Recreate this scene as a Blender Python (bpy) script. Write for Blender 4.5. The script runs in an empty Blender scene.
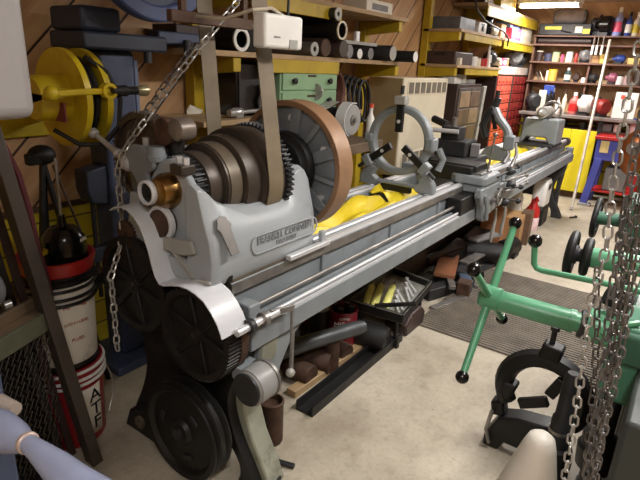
import bpy, bmesh, math, random
from mathutils import Vector, Matrix, Euler
random.seed(7)
SC = bpy.context.scene
COL = SC.collection
PI = math.pi
ORG = {}

def V(*a):
    return Vector(a[0]) if len(a) == 1 else Vector(a)

class MB:
    """collects shapes into one bmesh, then links them as one mesh object"""
    def __init__(s):
        s.bm = bmesh.new()
    def _f(s, vs):
        try: s.bm.faces.new(vs)
        except ValueError: pass
    def box(s, c, d, rot=None):
        R = Euler(rot).to_matrix() if rot else Matrix.Identity(3)
        c = V(c); vs = []
        for x in (-.5, .5):
            for y in (-.5, .5):
                for z in (-.5, .5):
                    vs.append(s.bm.verts.new(c + R @ Vector((x*d[0], y*d[1], z*d[2]))))
        for q in ((0,1,3,2), (4,6,7,5), (0,4,5,1), (2,3,7,6), (0,2,6,4), (1,5,7,3)):
            s._f([vs[i] for i in q])
        return s
    def bx(s, x0, x1, y0, y1, z0, z1):
        return s.box(((x0+x1)/2, (y0+y1)/2, (z0+z1)/2), (abs(x1-x0), abs(y1-y0), abs(z1-z0)))
    def beam(s, p0, p1, w, h, up=(0,0,1)):
        p0, p1 = V(p0), V(p1); d = (p1-p0).normalized(); u = V(up)
        if abs(d.dot(u)) > .98: u = Vector((1,0,0))
        a = d.cross(u).normalized(); b = a.cross(d)
        r = []
        for p in (p0, p1):
            r.append([s.bm.verts.new(p + a*w/2*i + b*h/2*j) for i, j in ((-1,-1),(1,-1),(1,1),(-1,1))])
        for i in range(4):
            s._f([r[0][i], r[0][(i+1)%4], r[1][(i+1)%4], r[1][i]])
        s._f(r[0][::-1]); s._f(r[1])
        return s
    def rev(s, p0, ax, prof, n=28, closed=False):
        """solid of revolution: prof = [(t along axis, radius)], caps where the radius is > 0"""
        p0 = V(p0); d = V(ax).normalized()
        u = Vector((0,0,1)) if abs(d.z) < .9 else Vector((1,0,0))
        a = d.cross(u).normalized(); b = a.cross(d)
        rings = []
        for t, r in prof:
            if r <= 1e-6: rings.append([s.bm.verts.new(p0 + d*t)])
            else: rings.append([s.bm.verts.new(p0 + d*t + (a*math.cos(2*PI*k/n) + b*math.sin(2*PI*k/n))*r) for k in range(n)])
        pairs = list(zip(rings, rings[1:]))
        if closed: pairs.append((rings[-1], rings[0]))
        for A, B in pairs:
            for k in range(n):
                k2 = (k+1) % n
                if len(A) == 1 and len(B) == 1: continue
                if len(A) == 1: s._f([A[0], B[k], B[k2]])
                elif len(B) == 1: s._f([A[k2], A[k], B[0]])
                else: s._f([A[k], B[k], B[k2], A[k2]])
        if not closed:
            if len(rings[0]) > 1: s._f(rings[0][::-1])
            if len(rings[-1]) > 1: s._f(rings[-1])
        return s
    def cyl(s, p0, p1, r0, r1=None, n=24):
        p0, p1 = V(p0), V(p1); L = (p1-p0).length
        return s.rev(p0, p1-p0, [(0, r0), (L, r0 if r1 is None else r1)], n)
    def ring(s, c, ax, ro, ri, w, n=40):
        return s.rev(c, ax, [(-w/2, ri), (-w/2, ro), (w/2, ro), (w/2, ri)], n, True)
    def torus(s, c, ax, R, r, n=36, m=10):
        return s.rev(c, ax, [(r*math.sin(2*PI*k/m), R + r*math.cos(2*PI*k/m)) for k in range(m)], n, True)
    def ball(s, c, r, n=18, m=10):
        r3 = (r, r, r) if isinstance(r, (int, float)) else r
        M = Matrix.Translation(V(c)) @ Matrix.Diagonal((r3[0], r3[1], r3[2], 1))
        bmesh.ops.create_uvsphere(s.bm, u_segments=n, v_segments=m, radius=1, matrix=M)
        return s
    def tube(s, path, r, n=8, closed=False):
        P = [V(p) for p in path]; N = len(P); rings = []
        t0 = (P[1]-P[0]).normalized()
        u = Vector((0,0,1)) if abs(t0.z) < .9 else Vector((1,0,0))
        a = t0.cross(u).normalized()
        for i in range(N):
            if closed: t = (P[(i+1)%N]-P[i-1]).normalized()
            else: t = (P[min(i+1,N-1)]-P[max(i-1,0)]).normalized()
            a = (a - t*a.dot(t))
            if a.length < 1e-6: a = t.orthogonal()
            a.normalize(); b = t.cross(a)
            rr = r[i] if isinstance(r, (list, tuple)) else r
            rings.append([s.bm.verts.new(P[i] + (a*math.cos(2*PI*k/n) + b*math.sin(2*PI*k/n))*rr) for k in range(n)])
        prs = list(zip(rings, rings[1:])) + ([(rings[-1], rings[0])] if closed else [])
        for A, B in prs:
            for k in range(n):
                s._f([A[k], A[(k+1)%n], B[(k+1)%n], B[k]])
        if not closed:
            s._f(rings[0][::-1]); s._f(rings[-1])
        return s
    def prism(s, pts, plane, a0, a1):
        def m(p, a):
            if plane == 'yz': return (a, p[0], p[1])
            if plane == 'xz': return (p[0], a, p[1])
            return (p[0], p[1], a)
        A = [s.bm.verts.new(m(p, a0)) for p in pts]; B = [s.bm.verts.new(m(p, a1)) for p in pts]
        n = len(pts)
        for i in range(n): s._f([A[i], A[(i+1)%n], B[(i+1)%n], B[i]])
        s._f(A[::-1]); s._f(B)
        return s
    def strip(s, pts, plane, a0, a1, th):
        """a bent sheet: 2D centre line given a thickness, extruded"""
        L, R = [], []
        n = len(pts)
        for i in range(n):
            p = Vector(pts[i]); q = Vector(pts[min(i+1, n-1)]) - Vector(pts[max(i-1, 0)])
            nn = Vector((-q.y, q.x)).normalized()*th/2
            L.append(tuple(p+nn)); R.append(tuple(p-nn))
        return s.prism(L + R[::-1], plane, a0, a1)
    def belt(s, pts, x0, x1, th):
        n = len(pts); R = []
        for i in range(n):
            p = Vector(pts[i]); q = Vector(pts[(i+1)%n]) - Vector(pts[i-1]); nn = Vector((-q.y, q.x)).normalized()*th/2
            R.append([s.bm.verts.new((x, a.x, a.y)) for x, a in ((x0,p+nn),(x1,p+nn),(x1,p-nn),(x0,p-nn))])
        for i in range(n):
            A, B = R[i], R[(i+1)%n]
            for k in range(4): s._f([A[k], A[(k+1)%4], B[(k+1)%4], B[k]])
        return s
    def gear(s, c, ax, r, w, teeth, dep, bore=0.0, web=None):
        """toothed wheel: web = (inner radius of rim, web thickness)"""
        c = V(c); d = V(ax).normalized()
        u = Vector((0,0,1)) if abs(d.z) < .9 else Vector((1,0,0))
        a = d.cross(u).normalized(); b = a.cross(d)
        ri = web[0] if web else max(bore, r*.2)
        cols = []
        for k in range(teeth*4):
            ph = 2*PI*(k+.5)/(teeth*4); rr = r if k % 4 in (0, 1) else r-dep
            e = a*math.cos(ph) + b*math.sin(ph)
            cols.append([s.bm.verts.new(c + e*q + d*t) for q, t in ((rr,-w/2), (rr,w/2), (ri,w/2), (ri,-w/2))])
        N = len(cols)
        for k in range(N):
            A, B = cols[k], cols[(k+1)%N]
            for i in range(4): s._f([A[i], B[i], B[(i+1)%4], A[(i+1)%4]])
        if web: s.rev(c, d, [(-web[1]/2, bore), (-web[1]/2, ri*1.01), (web[1]/2, ri*1.01), (web[1]/2, bore)] if bore else [(-web[1]/2, ri*1.01), (web[1]/2, ri*1.01)], 32, bool(bore))
        return s
    def grid(s, fn, nu, nv, th=0):
        G = [[s.bm.verts.new(fn(i/nu, j/nv)) for j in range(nv+1)] for i in range(nu+1)]
        for i in range(nu):
            for j in range(nv): s._f([G[i][j], G[i+1][j], G[i+1][j+1], G[i][j+1]])
        return s
    def loft(s, secs):
        R = [[s.bm.verts.new(p) for p in sec] for sec in secs]
        n = len(R[0])
        for A, B in zip(R, R[1:]):
            for k in range(n): s._f([A[k], A[(k+1)%n], B[(k+1)%n], B[k]])
        s._f(R[0][::-1]); s._f(R[-1])
        return s
    def text(s, body, size, M, depth=.002):
        cu = bpy.data.curves.new('t', 'FONT'); cu.body = body; cu.size = size; cu.extrude = depth; cu.align_x = 'CENTER'; cu.align_y = 'CENTER'
        o = bpy.data.objects.new('t', cu); COL.objects.link(o)
        dg = bpy.context.evaluated_depsgraph_get()
        me = bpy.data.meshes.new_from_object(o.evaluated_get(dg))
        bpy.data.objects.remove(o); bpy.data.curves.remove(cu)
        me.transform(M); s.bm.from_mesh(me); bpy.data.meshes.remove(me)
        return s
    def xf(s, M):
        bmesh.ops.transform(s.bm, matrix=M, verts=s.bm.verts); return s
    def build(s, name, m, parent=None, bevel=0, flat=False, seg=2, solid=0, wob=0):
        bm = s.bm
        bmesh.ops.recalc_face_normals(bm, faces=bm.faces)
        if wob:
            for v in bm.verts: v.co += Vector((random.uniform(-1,1), random.uniform(-1,1), random.uniform(-1,1)))*wob
        o0 = None
        if parent is not None: o0 = ORG.get(parent.name)
        if o0 is not None: bmesh.ops.translate(bm, vec=-o0, verts=bm.verts)
        if not flat:
            for f in bm.faces: f.smooth = True
            for e in bm.edges:
                if len(e.link_faces) == 2 and e.calc_face_angle(0) > .62: e.smooth = False
        me = bpy.data.meshes.new(name); bm.to_mesh(me); bm.free()
        o = bpy.data.objects.new(name, me); COL.objects.link(o)
        if m: me.materials.append(m)
        if parent is not None:
            o.parent = parent
            if o0 is not None: ORG[o.name] = o0
        if solid:
            k = o.modifiers.new('s', 'SOLIDIFY'); k.thickness = solid; k.offset = 0
        if bevel:
            k = o.modifiers.new('b', 'BEVEL'); k.width = bevel; k.segments = seg; k.limit_method = 'ANGLE'; k.angle_limit = .7
        return o

def tag(o, label=None, cat=None, group=None, kind=None):
    if label: o['label'] = label
    if cat: o['category'] = cat
    if group: o['group'] = group
    if kind: o['kind'] = kind
    return o
def thing(name, label, cat, loc=(0,0,0), rz=0, group=None, world=False):
    o = bpy.data.objects.new(name, None); COL.objects.link(o); o.empty_display_size = .1
    o.location = loc; o.rotation_euler = (0, 0, rz); tag(o, label, cat, group)
    if world: ORG[o.name] = V(loc)
    return o
def solo(o, label, cat, loc=None, rot=None, group=None):
    """a thing that is one mesh"""
    if loc is not None: o.location = loc
    if rot is not None: o.rotation_euler = rot
    return tag(o, label, cat, group)
def kids(o): return [c for c in COL.objects if c.parent == o]
def dup(o, loc=None, rz=None, label=None, rot=None):
    r = o.copy(); COL.objects.link(r)
    for ch in kids(o):
        c = ch.copy(); COL.objects.link(c); c.parent = r
        for g in kids(ch):
            d = g.copy(); COL.objects.link(d); d.parent = c
    if loc is not None: r.location = loc
    if rz is not None: r.rotation_euler = (0, 0, rz)
    if rot is not None: r.rotation_euler = rot
    if label: r['label'] = label
    return r
def struct(o): o['kind'] = 'structure'; return o

# ---------- materials
def lin(c):
    return tuple((x/255/12.92 if x/255 <= .04045 else ((x/255+.055)/1.055)**2.4) for x in c)
MATS = {}
def mat(name, rgb, rough=.5, metal=0.0, var=.25, scale=9.0, bump=.0, dirt=None, dirt_amt=.0, spec=.5, emit=0, coat=0):
    if name in MATS: return MATS[name]
    m = bpy.data.materials.new(name); m.use_nodes = True; nt = m.node_tree; N = nt.nodes; L = nt.links
    b = N['Principled BSDF']; c = lin(rgb)
    tc = N.new('ShaderNodeTexCoord'); nz = N.new('ShaderNodeTexNoise'); nz.inputs['Scale'].default_value = scale; nz.inputs['Detail'].default_value = 6
    L.new(tc.outputs['Object'], nz.inputs['Vector'])
    mx = N.new('ShaderNodeMix'); mx.data_type = 'RGBA'
    mx.inputs[6].default_value = (*[min(1, x*(1+var*.6)) for x in c], 1); mx.inputs[7].default_value = (*[x*(1-var) for x in c], 1)
    rp = N.new('ShaderNodeMapRange'); rp.inputs['From Min'].default_value = .35; rp.inputs['From Max'].default_value = .65
    L.new(nz.outputs['Fac'], rp.inputs['Value']); L.new(rp.outputs['Result'], mx.inputs[0])
    out = mx.outputs[2]
    if dirt:
        n2 = N.new('ShaderNodeTexNoise'); n2.inputs['Scale'].default_value = scale*.45; n2.inputs['Detail'].default_value = 8; n2.inputs['Roughness'].default_value = .7
        L.new(tc.outputs['Object'], n2.inputs['Vector'])
        r2 = N.new('ShaderNodeMapRange'); r2.inputs['From Min'].default_value = .62-.3*dirt_amt; r2.inputs['From Max'].default_value = .8-.3*dirt_amt; r2.inputs['To Max'].default_value = .85
        L.new(n2.outputs['Fac'], r2.inputs['Value'])
        m2 = N.new('ShaderNodeMix'); m2.data_type = 'RGBA'; m2.inputs[7].default_value = (*lin(dirt), 1)
        L.new(r2.outputs['Result'], m2.inputs[0]); L.new(out, m2.inputs[6]); out = m2.outputs[2]
    L.new(out, b.inputs['Base Color'])
    rr = N.new('ShaderNodeMapRange'); rr.inputs['To Min'].default_value = max(.03, rough-.12); rr.inputs['To Max'].default_value = min(1, rough+.12)
    L.new(nz.outputs['Fac'], rr.inputs['Value']); L.new(rr.outputs['Result'], b.inputs['Roughness'])
    b.inputs['Metallic'].default_value = metal; b.inputs['Specular IOR Level'].default_value = spec
    if coat: b.inputs['Coat Weight'].default_value = coat
    if bump:
        bp = N.new('ShaderNodeBump'); bp.inputs['Strength'].default_value = bump; bp.inputs['Distance'].default_value = .01
        L.new(nz.outputs['Fac'], bp.inputs['Height']); L.new(bp.outputs['Normal'], b.inputs['Normal'])
    if emit:
        b.inputs['Emission Color'].default_value = (*c, 1); b.inputs['Emission Strength'].default_value = emit
    MATS[name] = m; return m

G_LATHE = mat('lathe_grey', (128,134,138), .38, .0, .12, 6, .02, (70,66,60), .12)
G_HEAD = mat('headstock_grey', (158,163,167), .33, .0, .08, 5, .02, (96,92,86), .05)
G_DARK = mat('dark_grey_iron', (52,52,54), .5, .3, .25, 9, .05)
G_LEG = mat('worn_leg_paint', (150,152,136), .5, 0, .2, 8, .05, (62,50,42), .2)
BLACK = mat('black_greasy_iron', (26,25,25), .5, .2, .3, 12, .05)
BLKPL = mat('black_plastic', (14,14,16), .22, 0, .1)
STEEL = mat('polished_steel', (226,226,228), .36, .45, .08, 4)
STEELD = mat('worn_steel', (150,146,142), .4, .7, .25, 12)
IRONB = mat('brown_machined_iron', (76,66,58), .42, .3, .3, 7)
IRONB2 = mat('tan_machined_iron', (106,95,80), .42, .3, .25, 7)
RUST = mat('rusty_iron', (80,57,44), .7, .2, .4, 14, .1)
RIM = mat('brown_rim_iron', (150,116,88), .45, .2, .15, 8)
BRASS = mat('bronze', (170,132,80), .28, 1, .2, 8)
WHITEM = mat('white_sheet_metal', (206,208,212), .35, 0, .05, 6)
BELT = mat('belt_fabric', (114,100,78), .6, 0, .15, 10)
BELTD = mat('dark_belt_fabric', (78,70,62), .7, 0, .2, 10)
YEL = mat('yellow_paint', (200,176,30), .42, 0, .2, 7, 0, (60,48,20), .1)
YELT = mat('yellow_tarp', (232,206,44), .45, 0, .1, 5, .1)
RACK = mat('mustard_rack_paint', (178,150,30), .5, 0, .15, 6, 0, (80,62,26), .1)
BLUEC = mat('blue_machine_paint', (62,72,98), .45, 0, .2, 6, .02, (36,36,44), .15)
BLUEB = mat('blue_steel_paint', (70,76,160), .45, 0, .12, 5)
BLUEG = mat('blue_grey_enamel', (136,142,166), .22, .0, .1, 6)
RED = mat('red_plastic', (180,34,34), .4, 0, .15, 6)
REDD = mat('dark_red_steel', (140,40,36), .45, 0, .15, 6)
ORNG = mat('orange_red_drawers', (220,92,70), .4, 0, .12, 8)
GREEN = mat('green_enamel', (92,160,122), .32, 0, .12, 6, 0, (40,64,52), .1)
GREEND = mat('dark_green_enamel', (54,96,76), .45, 0, .2, 6, 0, (26,34,30), .3)
GREENL = mat('light_green_steel', (136,168,132), .45, 0, .1, 6, 0, (90,80,60), .08)
CREAM = mat('cream_steel', (214,204,182), .42, 0, .04, 5)
CREAMSH = mat('shaded_cream_steel', (160,142,110), .5, 0, .1, 6)  # heater cream with shade mixed into the colour
WHITE = mat('white_plastic', (228,226,222), .4, 0, .06, 8)
DIRTW = mat('dirty_white_plastic', (232,226,214), .45, 0, .1, 6, .02, (140,120,96), .12)
GREYP = mat('grey_plastic', (120,118,118), .5, 0, .1, 8)
GREYL = mat('light_grey_paint', (160,158,152), .45, 0, .1, 8)
BROWND = mat('dark_brown_steel', (58,42,38), .5, 0, .15, 6)
WOODB = mat('board_wood', (168,140,104), .65, 0, .2, 5, .05)
WOODD = mat('grimy_bench_wood', (112,94,74), .65, 0, .3, 6, .1, (40,34,30), .2)
CARD = mat('cardboard', (166,128,86), .75, 0, .1, 6)
CHROME = mat('chain_steel', (186,184,180), .32, .6, .2, 20)
CHAIND = mat('oily_chain_steel', (124,120,118), .3, .6, .3, 20)
RUBBER = mat('black_rubber', (24,23,24), .6, 0, .15, 10)
HOSE = mat('maroon_hose_rubber', (92,44,50), .45, 0, .15, 10)
YGREEN = mat('yellow_green_vinyl', (226,222,130), .5, 0, .1, 8)
PAPER = mat('paper', (226,220,206), .7, 0, .05, 5)
LGLASS = mat('blue_plastic', (52,74,150), .35, 0, .1, 6)
PINK = mat('pink_plastic', (222,84,120), .4, 0, .1, 6)
COPPER = mat('orange_bronze', (176,104,58), .4, .5, .2, 8)
SILV = mat('silver_paint', (180,180,180), .3, .7, .1, 8)
# ---------- room materials
def nodes(name):
    m = bpy.data.materials.new(name); m.use_nodes = True
    return m, m.node_tree.nodes, m.node_tree.links, m.node_tree.nodes['Principled BSDF']
def ramp(N, pts):
    r = N.new('ShaderNodeValToRGB'); e = r.color_ramp.elements
    while len(e) < len(pts): e.new(.5)
    for k, (p, c) in enumerate(pts): e[k].position = p; e[k].color = (*lin(c), 1)
    return r
def mixc(N, L, fac, a, b):
    m = N.new('ShaderNodeMix'); m.data_type = 'RGBA'
    for s, v in ((0, fac), (6, a), (7, b)):
        if isinstance(v, (int, float)): m.inputs[s].default_value = v
        elif isinstance(v, tuple): m.inputs[s].default_value = (*lin(v), 1)
        else: L.new(v, m.inputs[s])
    return m.outputs[2]
def noise(N, L, vec, scale, detail=6, rough=.6):
    n = N.new('ShaderNodeTexNoise'); n.inputs['Scale'].default_value = scale; n.inputs['Detail'].default_value = detail; n.inputs['Roughness'].default_value = rough
    if vec is not None: L.new(vec, n.inputs['Vector'])
    return n.outputs['Fac']
def mrange(N, L, v, a, b, c=0, d=1):
    r = N.new('ShaderNodeMapRange'); L.new(v, r.inputs['Value'])
    for k, x in (('From Min', a), ('From Max', b), ('To Min', c), ('To Max', d)): r.inputs[k].default_value = x
    return r.outputs['Result']
def math_(N, L, op, a, b=None):
    n = N.new('ShaderNodeMath'); n.operation = op
    for i, v in enumerate((a, b)):
        if v is None: continue
        if isinstance(v, (int, float)): n.inputs[i].default_value = v
        else: L.new(v, n.inputs[i])
    return n.outputs[0]
def concrete():
    m, N, L, b = nodes('stained_concrete'); tc = N.new('ShaderNodeTexCoord').outputs['Object']
    n1 = noise(N, L, tc, 1.3, 8, .65); n2 = noise(N, L, tc, 7, 8, .7); n3 = noise(N, L, tc, 40, 4)
    c = mixc(N, L, mrange(N, L, n1, .38, .66), (196,186,168), (156,145,127))
    c = mixc(N, L, mrange(N, L, n2, .5, .72, 0, .5), c, (136,124,106))
    sp = N.new('ShaderNodeTexVoronoi'); sp.inputs['Scale'].default_value = 4.5; L.new(tc, sp.inputs['Vector'])
    c = mixc(N, L, mrange(N, L, sp.outputs['Distance'], .03, .05, .8, 0), c, (74,62,52))
    c = mixc(N, L, mrange(N, L, n3, .5, .7, 0, .25), c, (120,106,90))
    L.new(c, b.inputs['Base Color']); b.inputs['Roughness'].default_value = .55; b.inputs['Specular IOR Level'].default_value = .35
    bp = N.new('ShaderNodeBump'); bp.inputs['Strength'].default_value = .15; bp.inputs['Distance'].default_value = .01
    L.new(n2, bp.inputs['Height']); L.new(bp.outputs['Normal'], b.inputs['Normal'])
    return m
def wood_wall(name, axis, split, diag=True, low=(214,192,44), lowgap=.135):
    """wood boards with diagonal grooves above, horizontal painted boards below the split height"""
    m, N, L, b = nodes(name); tc = N.new('ShaderNodeTexCoord').outputs['Object']
    sx = N.new('ShaderNodeSeparateXYZ'); L.new(tc, sx.inputs[0])
    u = sx.outputs['X'] if axis == 'x' else sx.outputs['Y']; z = sx.outputs['Z']
    d = math_(N, L, 'MULTIPLY', math_(N, L, 'SUBTRACT', u, z), .7071)
    pitch = .235
    fr = math_(N, L, 'FRACT', math_(N, L, 'DIVIDE', d, pitch)); bi = math_(N, L, 'FLOOR', math_(N, L, 'DIVIDE', d, pitch))
    groove = mrange(N, L, math_(N, L, 'ABSOLUTE', math_(N, L, 'SUBTRACT', fr, .5)), .468, .485)
    e = math_(N, L, 'MULTIPLY', math_(N, L, 'ADD', u, z), .7071)
    cx = N.new('ShaderNodeCombineXYZ'); L.new(math_(N, L, 'MULTIPLY', e, .8), cx.inputs[0]); L.new(math_(N, L, 'MULTIPLY', d, 9), cx.inputs[1]); L.new(bi, cx.inputs[2])
    g = noise(N, L, cx.outputs[0], 1.6, 6, .6)
    wn = N.new('ShaderNodeTexWhiteNoise'); wn.noise_dimensions = '1D'; L.new(bi, wn.inputs['W'])
    c = mixc(N, L, mrange(N, L, g, .35, .7), (204,166,122), (164,122,84))
    c = mixc(N, L, math_(N, L, 'MULTIPLY', wn.outputs['Value'], .45), c, (150,112,78))
    kn = N.new('ShaderNodeTexVoronoi'); kn.inputs['Scale'].default_value = 2.6; L.new(tc, kn.inputs['Vector'])
    c = mixc(N, L, mrange(N, L, kn.outputs['Distance'], .04, .09, .85, 0), c, (84,50,30))
    if diag: c = mixc(N, L, groove, c, (48,30,20))
    fz = math_(N, L, 'FRACT', math_(N, L, 'DIVIDE', z, lowgap))
    gz = mrange(N, L, math_(N, L, 'ABSOLUTE', math_(N, L, 'SUBTRACT', fz, .5)), .455, .48)
    yl = mixc(N, L, mrange(N, L, noise(N, L, tc, 5), .4, .7, 0, .6), low, tuple(int(v*.8) for v in low))
    yl = mixc(N, L, gz, yl, (90,74,20))
    sel = mrange(N, L, z, split-.004, split+.004)
    c = mixc(N, L, sel, yl, c)
    L.new(c, b.inputs['Base Color']); b.inputs['Roughness'].default_value = .55
    bp = N.new('ShaderNodeBump'); bp.inputs['Strength'].default_value = .5; bp.inputs['Distance'].default_value = .01; bp.invert = True
    hg = N.new('ShaderNodeMix'); L.new(sel, hg.inputs[0]); L.new(gz, hg.inputs[2])
    if diag: L.new(groove, hg.inputs[3])
    L.new(hg.outputs[0], bp.inputs['Height']); L.new(bp.outputs['Normal'], b.inputs['Normal'])
    return m
XB, YW, ZC = 8.6, 2.6, 2.62
X0, Y0 = -1.6, -2.6
struct(MB().bx(X0-.1, XB+.1, Y0-.1, YW+.1, -.1, 0).build('floor', concrete()))
struct(MB().bx(X0-.1, XB+.1, YW, YW+.1, 0, ZC).build('wall_left', wood_wall('diagonal_boards', 'x', .885)))
struct(MB().bx(XB, XB+.1, Y0, YW, 0, ZC).build('wall_back', wood_wall('back_boards', 'y', 1.0, False, (226,208,40), .33)))
struct(MB().bx(X0, XB, Y0-.1, Y0, 0, ZC).build('wall_right', mat('plywood', (176,146,108), .6, 0, .15, 3)))
struct(MB().bx(X0-.1, X0, Y0, YW, 0, ZC).build('wall_front', MATS['plywood']))
struct(MB().bx(X0-.1, XB+.1, Y0-.1, YW+.1, ZC, ZC+.1).build('ceiling', mat('ceiling_boards', (196,172,150), .65, 0, .12, 3)))
struct(MB().bx(X0, XB, YW-.02, YW, .872, .898).build('trim_1', mat('dark_trim', (74,54,36), .5)))

# ---------- fluorescent ceiling fixtures, plus one added fill fixture behind the camera
TUBE = mat('fluorescent_tube', (255,246,236), .4, 0, 0, emit=16)
def fixture(x, y, L, along, label, power, col=(1,.98,.95), drop=0):
    t = thing('fluorescent_light', label, 'ceiling light', (x, y, ZC-drop))
    if drop:
        for s in (-1, 1): MB().cyl((0,s*L*.35,-.01),(0,s*L*.35,drop),.006,n=8).build('hanger_rod', STEELD, t)
    dx, dy = (L, .16) if along == 'x' else (.16, L)
    MB().box((0,0,-.035), (dx, dy, .07)).build('housing', WHITE, t, .006)
    for s in (-1, 1):
        a = (-L/2+.04, s*.045, -.095) if along == 'x' else (s*.045, -L/2+.04, -.095)
        b = (L/2-.04, s*.045, -.095) if along == 'x' else (s*.045, L/2-.04, -.095)
        MB().cyl(a, b, .017, n=12).build('tube', TUBE, t)
    for s in (-1, 1):
        MB().box((s*(L/2-.025), 0, -.09) if along == 'x' else (0, s*(L/2-.025), -.09), (.02, .15, .05) if along == 'x' else (.15, .02, .05)).build('tube_socket', WHITE, t)
    ld = bpy.data.lights.new('fluorescent_glow', 'AREA'); ld.shape = 'RECTANGLE'; ld.size, ld.size_y = dx, dy*1.2; ld.energy = power; ld.color = col
    lo = bpy.data.objects.new('fluorescent_glow', ld); COL.objects.link(lo); lo.location = (x, y, ZC-.125-drop)
    return t
fixture(7.35, 1.78, .75, 'y', 'fluorescent tube fixture on the ceiling above the back shelves', 75, drop=.07)
fixture(4.9, .1, 1.2, 'x', 'fluorescent tube fixture on the ceiling over the far half of the lathe', 72)
fixture(2.35, -.15, 1.2, 'x', 'fluorescent tube fixture on the ceiling over the near half of the lathe', 58)
fixture(-.5, -.3, 1.2, 'x', 'added fill fixture, unseen behind the camera', 34)  # made-up fill fixture, added to brighten the sides facing the camera
w = bpy.data.worlds.new('room_world'); SC.world = w; w.use_nodes = True
w.node_tree.nodes['Background'].inputs[0].default_value = (.5,.5,.52,1); w.node_tree.nodes['Background'].inputs[1].default_value = .05

# ---------- camera
cd = bpy.data.cameras.new('camera'); cam = bpy.data.objects.new('camera', cd); COL.objects.link(cam); SC.camera = cam
cd.sensor_width = 36; cd.lens = 29.08; cd.clip_start = .02
CM = ((.580,-.238,.779), (-.813,-.224,.537), (.047,-.945,-.324))
R = Matrix([[r[0], -r[1], -r[2]] for r in CM])
cam.matrix_world = Matrix.Translation((0, 0, 1.65)) @ R.to_quaternion().to_matrix().to_4x4()
vs = SC.view_settings; vs.view_transform = 'Standard'; vs.look = 'None'; vs.gamma = 1; vs.exposure = 0.0; vs.use_curve_mapping = False
# ---------- the big lathe (X runs along the bed, away from the camera)
LA = thing('engine_lathe', 'long grey engine lathe with cone pulley headstock running down the left side of the shop', 'lathe', (3.8, 1.45, 0), world=True)
AY, AZ = 1.44, 1.205
BX0, BX1 = 1.2, 6.95
bed = MB()
fr = [(1.10,.66),(1.10,.742),(1.118,.752),(1.205,.757),(1.212,.765),(1.212,.852),(1.195,.858),(1.195,.9),(1.31,.9),(1.31,.66)]
bed.prism(fr, 'yz', BX0, BX1)
bed.prism([(1.575,.68),(1.575,.9),(1.69,.9),(1.69,.86),(1.67,.85),(1.67,.68)], 'yz', BX0, BX1)
bed.build('bed', G_LATHE, LA, .004)
web = MB()
for x in (1.5, 2.1, 2.7, 3.3, 3.9, 4.5, 5.1, 5.7, 6.3): MB().bx(x-.02, x+.02, 1.3, 1.58, .66, .76).build('cross_web', G_DARK, LA)
for x in (1.78, 2.42, 3.06, 4.4, 5.0, 5.6, 6.2): MB().bx(x-.012, x+.012, 1.2, 1.214, .762, .855).build('bed_rib', G_LATHE, LA, .003)
lip = MB().bx(BX0, BX1, 1.1935, 1.2, .857, .897).build('bed_edge', STEELD, LA)
for y0, y1, h in ((1.2, 1.232, .915), (1.262, 1.302, .908), (1.59, 1.625, .912), (1.645, 1.685, .905)):
    yc = (y0+y1)/2
    MB().prism([(y0,.899),(y0+.006,h),(y1-.006,h),(y1,.899)], 'yz', BX0+.55 if yc < 1.4 else BX0+.6, BX1-.02).build('bed_way', STEEL, LA)
MB().bx(BX0, BX0+.55, 1.2, 1.235, .899, .905).build('bed_way', IRONB2, LA)
ls = MB().cyl((1.2,1.15,.802),(6.85,1.15,.802),.0095,n=16).build('lead_screw', STEELD, LA)
MB().cyl((1.2,1.118,.766),(6.85,1.118,.766),.008,n=16).build('feed_rod', STEEL, LA)
MB().bx(1.22, 6.9, 1.105, 1.13, .744, .752).build('rack_strip', STEEL, LA)
MB().bx(1.22, 6.9, 1.15, 1.175, .757, .765).build('rack_strip', G_LATHE, LA)
MB().bx(6.83, 6.92, 1.11, 1.19, .755, .83).build('rod_bearing', G_LATHE, LA, .006)
MB().bx(1.21, 1.27, 1.12, 1.19, .76, .83).build('rod_bearing', G_LATHE, LA, .006)
# end legs
def leg(x0, x1, m, dy=0):
    def sm(P, n=5):
        out = []
        for i in range(len(P)-1):
            p0 = P[max(i-1,0)]; p1 = P[i]; p2 = P[i+1]; p3 = P[min(i+2,len(P)-1)]
            for k in range(n):
                t = k/n
                out.append(tuple(.5*((2*p1[j])+(-p0[j]+p2[j])*t+(2*p0[j]-5*p1[j]+4*p2[j]-p3[j])*t*t+(-p0[j]+3*p1[j]-3*p2[j]+p3[j])*t**3) for j in (0,1)))
        return out + [P[-1]]
    f = [(y+dy, z) for y, z in sm([(1.105,.66),(1.12,.56),(1.19,.44),(1.205,.33),(1.16,.2),(1.09,.08),(1.05,0)])]
    arc = sm([(1.17+dy*.6,0),(1.19,.1),(1.29,.2),(1.47,.235),(1.65,.2),(1.75,.1),(1.77,0)])
    bk = sm([(1.89,0),(1.86,.08),(1.8,.2),(1.76,.33),(1.77,.44),(1.8,.56),(1.79,.66)])
    L = MB().prism(f + arc + bk, 'yz', x0, x1).build('leg', m, LA, .012, seg=3)
    L['label'] = 'dark curved cast leg'
    return L
MB().prism([(1.27,.665),(1.58,.665),(1.47,.6),(1.4,.5),(1.375,.4),(1.27,.4)], 'xz', 1.125, 1.16).build('leg_gusset', G_LATHE, LA, .006)
L1 = leg(1.225, 1.275, BLACK, .04)
MB().prism([(1.112,.655),(1.125,.56),(1.195,.44),(1.208,.33),(1.165,.2),(1.097,.08),(1.062,0),(1.13,0),(1.16,.08),(1.225,.2),(1.265,.33),(1.25,.44),(1.2,.56),(1.19,.655)], 'yz', 1.275, 1.37).build('leg_web', G_LEG, LA, .008)
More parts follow.
